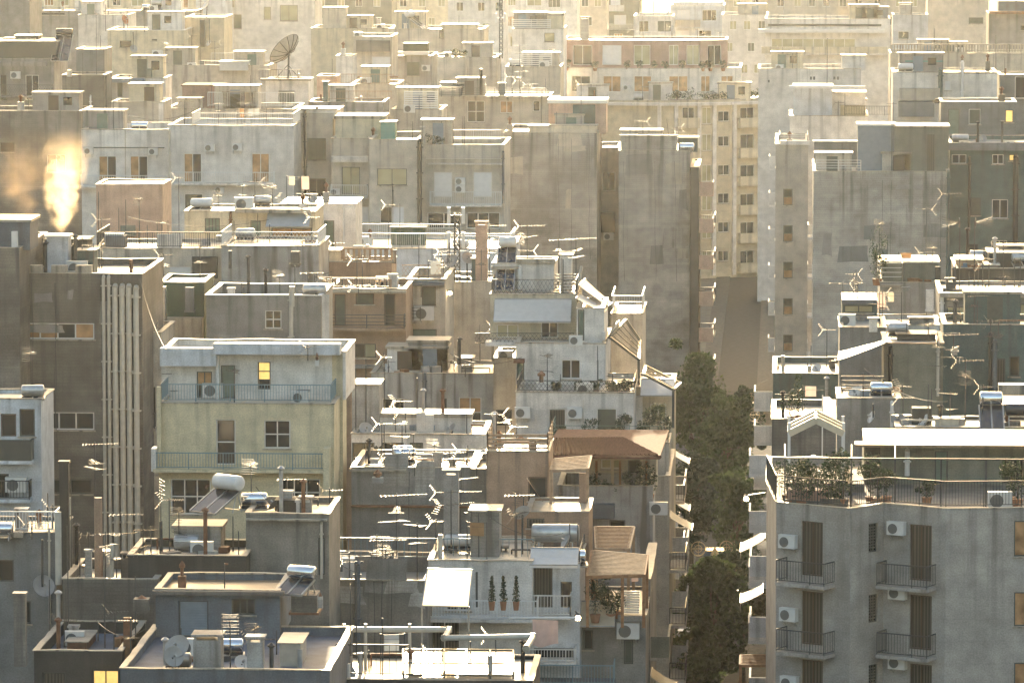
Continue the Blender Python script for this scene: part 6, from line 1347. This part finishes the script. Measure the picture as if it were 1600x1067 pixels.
for i in range(len(pts)-1): k = MB(); k.tube(pts[i], pts[i+1], .12, n=10); k.lathe(pts[i+1]-Vector((.0,0,.0)), pts[i+1]-pts[i], [(-.12,.13),(-.1,.15),(.1,.15),(.12,.13)], 10); mesh_obj('duct_pipe', k, 'plastpipe', t)
for x in (538, 571, 640): k = MB(); p = pq(x, 983, 37.4); k.tube((p.x, p.y, BL['BF'].zr), (p.x, p.y, p.z+.25), .07, n=8); mesh_obj('support', k, 'plastpipe', t)
t = thing('glass_roof', 'sun flashing glazed roof panels of the boiler house, bottom centre', 'glass roof', BL['BF'].roofp(745, 2)); z = BL['BF'].zr
for i, (xa, xb) in enumerate(((632,660),(662,690),(696,728),(731,764),(768,800))):
    for j, (d0, d1) in enumerate(((.4, 2.4), (2.6, 5.0))):
        y0, y1 = BL['BF'].Y+d0, BL['BF'].Y+d1; k = MB(); za, zb = z+.35+j*.12, z+.46+j*.12
        a, c, d, e = (xAt(xa, y0, za), y0, za), (xAt(xb, y0, za), y0, za), (xAt(xb, y1, zb), y1, zb), (xAt(xa, y1, zb), y1, zb); k.quad(a, c, d, e); mesh_obj('pane', k, 'polyc', t)
k = MB()
for x in (630, 661, 694, 729, 766, 802): k.bar(BL['BF'].roofp(x, .3)+Vector((0,0,.33)), BL['BF'].roofp(x, 5.1)+Vector((0,0,.6)), .07)
for d, h in ((.3,.33),(2.5,.45),(5.1,.6)): k.bar(BL['BF'].roofp(630, d)+Vector((0,0,h)), BL['BF'].roofp(802, d)+Vector((0,0,h)), .08)
for x in (630, 694, 766, 802):
    for d in (.3, 5.1): k.bar(BL['BF'].roofp(x, d), BL['BF'].roofp(x, d)+Vector((0,0,.5)), .07)
mesh_obj('glazing_bars', k, 'frame_dark', t)
t = thing('hanging_cloth', 'dusty pink cloth hung below the white slab, bottom centre', 'cloth', pq(852, 1010, 35.2)); k = MB(); n = 14
for i in range(n):
    u0, u1 = i/n, (i+1)/n; f = lambda u: Vector((0, .12*math.sin(u*14), 0)); a0, a1 = pq(832+40*u0, 967+2*u0, 35.2), pq(832+40*u1, 967+2*u1, 35.2); h0, h1 = 1.15+.1*math.sin(u0*5), 1.15+.1*math.sin(u1*5)
    k.quad(a0+f(u0)*.3-Vector((0,0,h0)), a1+f(u1)*.3-Vector((0,0,h1)), a1+f(u1)*.2, a0+f(u0)*.2)
mesh_obj('fabric', k, 'cloth', t); k = MB(); k.tube(pq(795, 965, 35.2), pq(902, 965, 35.2), .05, n=8); mesh_obj('rail', k, 'frame_white', t)
for i, x in enumerate((768, 786, 806)): p = pq(x, 955, 35.2); potplant(Vector((p.x, p.y+.25, p.z+.02)), 1.55, .2, 'cone', 'leafdark', 'the white balcony house')
# outside stair of the low white house
t = BL['MC1'].root
for i in range(9): k = MB(); p = pq(589+2.2*i, 700+3.3*i, 30.6); k.box(p.x-.35, p.x+.3, p.y-.3, p.y+.1, p.z-.03, p.z+.03); mesh_obj('stair_tread', k, 'coping', t)
k = MB(); k.bar(pq(586, 697, 30.7), pq(606, 731, 30.7), .07, .2); k.bar(pq(594, 697, 30.7), pq(613, 729, 30.7), .07, .2); mesh_obj('stair_stringer', k, 'frame_dark', t)
# lean boards and gable of the brown roof room
k = MB(); k.quad(pq(823, 748, 33.3), pq(848, 782, 33.3), pq(848, 784, 33.0), pq(823, 745, 33.0)); mesh_obj('sloping_board', k, 'woodpale', BL['BT2'].root)

# ------------------------------------------------------------------ trees
def tree(label, x, y, h, rx, rz, n, mat, seed, lean=0):
    rr = random.Random(seed); t = thing('street_tree', label, 'tree', (x, y, .1), None); b = MB(); top = Vector((x+lean, y, h*.55)); prev = Vector((x, y, .0)); r = .2
    for i in range(4):
        nx = Vector((x, y, 0)).lerp(top, (i+1)/4)+Vector((rr.uniform(-.1,.1), rr.uniform(-.1,.1), 0)); b.tube(prev, nx, r, r*.85, n=8); prev = nx; r *= .85
    cl = []
    for i in range(11):
        a = rr.uniform(0, 6.28); q = rr.uniform(.2, .95); c = Vector((x+lean+math.cos(a)*rx*q*.8, y+math.sin(a)*rx*q*.8, h-rz+rr.uniform(-.75,.8)*rz)); cl.append(c)
        b.tube(prev-Vector((0,0,rr.uniform(0,h*.2))), c, .07, .025, n=5)
    mesh_obj('trunk', b, 'bark', t); k = MB()
    for c in cl:
        w = rx*rr.uniform(.34,.56); k.leaves(c, w, w, w*.75, n//20, .19, rr, .45)
        for _ in range(3): d = c+Vector((rr.gauss(0,w*.7), rr.gauss(0,w*.7), rr.gauss(0,w*.6))); k.leaves(d, w*.4, w*.4, w*.34, n//60, .18, rr, .2)
    k.leaves((x+lean, y, h-rz), rx, rx, rz, n//9, .18, rr, .6); mesh_obj('crown', k, mat, t)
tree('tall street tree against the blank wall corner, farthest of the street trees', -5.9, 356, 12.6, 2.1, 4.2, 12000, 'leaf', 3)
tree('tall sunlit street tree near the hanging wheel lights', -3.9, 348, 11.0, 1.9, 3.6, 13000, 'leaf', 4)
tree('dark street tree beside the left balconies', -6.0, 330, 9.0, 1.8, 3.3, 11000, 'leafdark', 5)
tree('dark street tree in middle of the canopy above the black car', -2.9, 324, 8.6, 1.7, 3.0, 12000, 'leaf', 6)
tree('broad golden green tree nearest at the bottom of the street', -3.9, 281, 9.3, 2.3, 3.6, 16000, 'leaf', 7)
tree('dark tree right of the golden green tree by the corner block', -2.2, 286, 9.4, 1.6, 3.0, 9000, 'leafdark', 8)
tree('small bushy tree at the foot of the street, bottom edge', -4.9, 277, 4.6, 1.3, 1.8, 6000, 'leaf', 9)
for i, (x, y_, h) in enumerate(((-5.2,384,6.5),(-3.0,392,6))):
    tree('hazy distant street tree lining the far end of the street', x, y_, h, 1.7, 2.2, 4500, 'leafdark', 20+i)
# ------------------------------------------------------------------ cars
def car(label, x, y, paint, ang=0):
    t = thing('parked_car', label, 'car', (x, y, .005)); ca, sa = math.cos(ang), math.sin(ang)
    def W(p): return (x+p[0]*ca-p[1]*sa, y+p[0]*sa+p[1]*ca, .005+p[2])
    def loft(secs):
        m = MB()
        for (y0, h0), (y1, h1) in zip(secs, secs[1:]):
            for i in range(len(h0)-1): m.quad(W((h0[i][0], y0, h0[i][1])), W((h0[i+1][0], y0, h0[i+1][1])), W((h1[i+1][0], y1, h1[i+1][1])), W((h1[i][0], y1, h1[i][1])))
        for yy, hh in (secs[0], secs[-1]): m.quad(*[W((p[0], yy, p[1])) for p in hh])
        return m
    def ring(w, zb, zt): return [(-w*.94,zb),(-w,zb+.2),(-w,zt-.18),(-w*.9,zt),(w*.9,zt),(w,zt-.18),(w,zb+.2),(w*.94,zb),(-w*.94,zb)]
    mesh_obj('body', loft([(-2.05,ring(.72,.3,.68)),(-1.95,ring(.8,.22,.76)),(-1.0,ring(.84,.2,.92)),(.2,ring(.85,.2,.94)),(1.7,ring(.83,.2,.98)),(2.0,ring(.76,.3,.9))]), paint, t, False)
    def cr(w, wt, zt): return [(-w,.9),(-wt,zt),(-wt*.85,zt+.04),(wt*.85,zt+.04),(wt,zt),(w,.9),(-w,.9)]
    mesh_obj('cabin_glass', loft([(-1.05,cr(.78,.74,.93)),(-.4,cr(.78,.66,1.38)),(.9,cr(.78,.66,1.40)),(1.75,cr(.76,.7,1.0))]), 'glass', t)
    m = MB(); m.quad(W((-.62,-.42,1.435)), W((.62,-.42,1.435)), W((.62,.95,1.45)), W((-.62,.95,1.45))); m.quad(W((-.66,-.42,1.39)), W((-.62,-.42,1.435)), W((-.62,.95,1.45)), W((-.66,.95,1.4))); m.quad(W((.66,-.42,1.39)), W((.66,.95,1.4)), W((.62,.95,1.45)), W((.62,-.42,1.435))); mesh_obj('roof_panel', m, paint, t)
    for i in (-1, 1):
        for j in (-1.3, 1.3):
            m = MB(); m.tube(W((i*.7, j, .31)), W((i*.87, j, .31)), .31, n=14); w = mesh_obj('wheel', m, 'rubber', t); m = MB(); m.tube(W((i*.871, j, .31)), W((i*.885, j, .31)), .19, n=12); mesh_obj('rim', m, 'chrome', w)
        m = MB(); m.obox(W((i*.56,-2.03,.62)), (.15,0,0), (0,.04,0), (0,0,.07)); mesh_obj('headlight', m, 'headlamp', t)
    m = MB(); m.obox(W((0,-2.06,.45)), (.26,0,0), (0,.012,0), (0,0,.06)); mesh_obj('number_plate', m, 'frame_white', t)
car('black car under the street trees facing the viewer', -4.55, 337, 'carblack'); car('white car parked at left kerb, lower street', -5.7, 309, 'carwhite', .05); car('grey car parked nearest, bottom of the street', -5.6, 297, 'cargrey', .03); car('pale car half hidden by foliage near street bottom', -5.5, 316, 'carwhite', .02)
# ------------------------------------------------------------------ strings of wheel lights over the street
def wheel(label, px, py, s_, r, bell=False):
    p = pq(px, py, s_); t = thing('street_decoration', label, 'decoration', p-Vector((0,0,r))); k = MB()
    if bell: k.lathe(p-Vector((0,0,r)), (0,0,1), [(0,.001),(0,r*.7),(.1,r*.62),(r*.9,r*.3),(r*1.3,.02)], 10)
    else:
        k.torus(p, (0,1,0), r, .03, 22, 5)
        for w in (0, 1.571): k.bar(p-Vector((math.cos(w)*r,0,math.sin(w)*r)), p+Vector((math.cos(w)*r,0,math.sin(w)*r)), .03)
        k.torus(p, (0,1,0), r*.5, .02, 14, 4)
    mesh_obj('ring' if not bell else 'bell', k, 'gold', t); k = MB(); k.bar(p+Vector((0,0,r)), p+Vector((0,0,r+.5)), .012); mesh_obj('hanger', k, 'wire', t)
    return p+Vector((0,0,r+.5))
for row, s_ in (([(1139,632,.42,0,'upper left'),(1158,630,.42,1,'upper middle'),(1174,622,.36,0,'upper right')],21.5), ([(1143,651,.38,0,'second row left'),(1159,648,.38,1,'second row middle'),(1177,648,.44,0,'second row right')],22.5), ([(1091,857,.44,0,'lower left'),(1117,857,.4,1,'lower middle'),(1135,855,.4,0,'lower right')],25.5)):
    tops = []
    for px, py, r, bell, w in row: tops.append(wheel('%s %s light hung across the street' % (w, 'bell shaped' if bell else 'wheel shaped'), px, py, s_, r, bell))
    zt = max(q.z for q in tops); k = MB(); Y = tops[0].y; P = [Vector((-7.0, Y, zt+.5))]+tops+[Vector((-1.2, Y, zt+.5))]
    for a, c in zip(P, P[1:]): k.bar(a, c, .02)
    o = mesh_obj('hanging_wire', k, 'wire'); tag(o, {21.5: 'thin wire carrying the upper row of wheel lights', 22.5: 'thin wire carrying the second row of wheel lights', 25.5: 'thin wire carrying the lower wheel lights over trees'}[s_], 'wire')

# ------------------------------------------------------------------ finish buildings
for s in BL.values(): s.finish()
# ------------------------------------------------------------------ smoke
def smoke(label, pts, dens, seed, col_, src, thr=(.40,.62), scale=.9, axis=(.4,.5), ragged=.34):
    """plume mesh along a path of (point, radius); the volume breaks up with noise"""
    k = MB(); n = 14; base = len(k.v)
    for p, r in pts:
        for i in range(n):
            w = 2*math.pi*i/n; k.v.append((p.x+math.cos(w)*r, p.y+math.sin(w)*r, p.z+.15*r*math.sin(w*2)))
    for j in range(len(pts)-1):
        for i in range(n):
            i2 = (i+1) % n; k.f.append((j*n+i, j*n+i2, (j+1)*n+i2, (j+1)*n+i)); k.m.append(0)
    k.f.append(tuple(reversed(range(n)))); k.f.append(tuple((len(pts)-1)*n+i for i in range(n))); k.m += [0, 0]
    m = bpy.data.materials.new('smoke_'+str(seed)); m.use_nodes = True; N = m.node_tree.nodes; L = m.node_tree.links; N.remove(N['Principled BSDF'])
    v = N.new('ShaderNodeVolumePrincipled'); v.inputs['Color'].default_value = (*col_, 1); v.inputs['Anisotropy'].default_value = .95
    tc = N.new('ShaderNodeTexCoord'); nz = N.new('ShaderNodeTexNoise'); nz.inputs['Scale'].default_value = scale; nz.inputs['Detail'].default_value = 5; nz.inputs['Distortion'].default_value = .7
    mp = N.new('ShaderNodeMapping'); mp.inputs['Location'].default_value = (seed*3.1, seed, 0); L.new(tc.outputs['Object'], mp.inputs[0]); L.new(mp.outputs[0], nz.inputs['Vector'])
    mr = N.new('ShaderNodeMapRange'); mr.interpolation_type = 'SMOOTHSTEP'
    for i, q in enumerate((thr[0], thr[1], 0, dens)): mr.inputs[i+1].default_value = q
    sp = N.new('ShaderNodeSeparateXYZ'); L.new(tc.outputs['Generated'], sp.inputs[0])
    def mth(op, a, b_=None, c_=None):
        q = N.new('ShaderNodeMath'); q.operation = op
        for i, w in enumerate((a, b_, c_)):
            if w is None: continue
            if isinstance(w, (int, float)): q.inputs[i].default_value = w
            else: L.new(w, q.inputs[i])
        return q.outputs[0]
    ax = mth('MULTIPLY_ADD', sp.outputs[2], axis[1]-axis[0], axis[0]); dx = mth('SUBTRACT', sp.outputs[0], ax); dy = mth('SUBTRACT', sp.outputs[1], .5)
    rr_ = mth('SQRT', mth('ADD', mth('MULTIPLY', dx, dx), mth('MULTIPLY', mth('MULTIPLY', dy, dy), .6)))
    wid = mth('MULTIPLY_ADD', sp.outputs[2], .38, .13); rel = mth('DIVIDE', rr_, wid)
    L.new(mth('SUBTRACT', nz.outputs[0], mth('MULTIPLY', rel, ragged)), mr.inputs[0])
    fd = N.new('ShaderNodeMapRange'); fd.interpolation_type = 'SMOOTHSTEP'
    for i, q in enumerate((.25, 1.0, src, .0)): fd.inputs[i+1].default_value = q
    L.new(sp.outputs[2], fd.inputs[0]); mu = N.new('ShaderNodeMath'); mu.operation = 'MULTIPLY'; L.new(mr.outputs[0], mu.inputs[0]); L.new(fd.outputs[0], mu.inputs[1])
    L.new(mu.outputs[0], v.inputs['Density']); L.new(v.outputs[0], N['Material Output'].inputs['Volume']); m.cycles.homogeneous_volume = False
    o = mesh_obj('smoke', k, m); o['kind'] = 'stuff'; o['label'] = label; o['category'] = 'smoke'
y = BL['GL'].Y+3.0; S = F/y
smoke('dense sunlit smoke plume rising from the boiler flue at left', [(atY(90,371,y), .5), (atY(92,352,y), .8), (atY(97,322,y), 1.3), (atY(106,288,y), 1.8), (atY(108,258,y), 2.0), (atY(98,228,y), 1.8), (atY(84,200,y), 1.0)], .26, 1, (1,.88,.70), 1.0, (.15,.33), 1.5, (.40,.5), .46)
smoke('thin drifting smoke haze at the far left edge', [(atY(44,345,y+2), .6), (atY(34,310,y+2), 2.0), (atY(30,270,y+2), 2.6), (atY(34,235,y+2), 2.4), (atY(44,200,y+2), 1.0)], .035, 2, (1,.80,.58), 1.0, (.22,.46), .9, (.5,.5), .34)
# ------------------------------------------------------------------ haze: one closed box of air
k = MB(); k.box(-700, 700, -60, 1500, -1, 58); hz = mesh_obj('haze', k, []); hz['kind'] = 'stuff'
m = bpy.data.materials.new('haze_air'); m.use_nodes = True; N = m.node_tree.nodes; N.remove(N['Principled BSDF'])
v = N.new('ShaderNodeVolumePrincipled'); v.inputs['Color'].default_value = (.90, .96, .98, 1); v.inputs['Density'].default_value = HAZE; v.inputs['Anisotropy'].default_value = .9
m.node_tree.links.new(v.outputs[0], N['Material Output'].inputs['Volume']); m.cycles.homogeneous_volume = True
hz.data.materials.append(m)
# ------------------------------------------------------------------ labels: tell look-alikes on one roof apart by their order
by = {}
for o in THINGS: by.setdefault(o['label'], []).append(o)
ORD = ['second', 'third', 'fourth', 'fifth', 'sixth', 'seventh', 'eighth', 'ninth', 'tenth']
bpy.context.view_layer.update()
for lab, os_ in by.items():
    if len(os_) == 1: continue
    os_.sort(key=lambda o: proj(o.matrix_world.translation)[0]); n = len(os_)
    if n <= 11:
        for i, o in enumerate(os_): o['label'] = ('leftmost ' if i == 0 else 'rightmost ' if i == n-1 else ORD[i-1]+' from left ')+lab
        for o in os_:
            if len(o['label'].split()) > 16: o['label'] = o['label'].replace('thin ', '').replace(' rising', '')
    for o in os_: o['group'] = lab
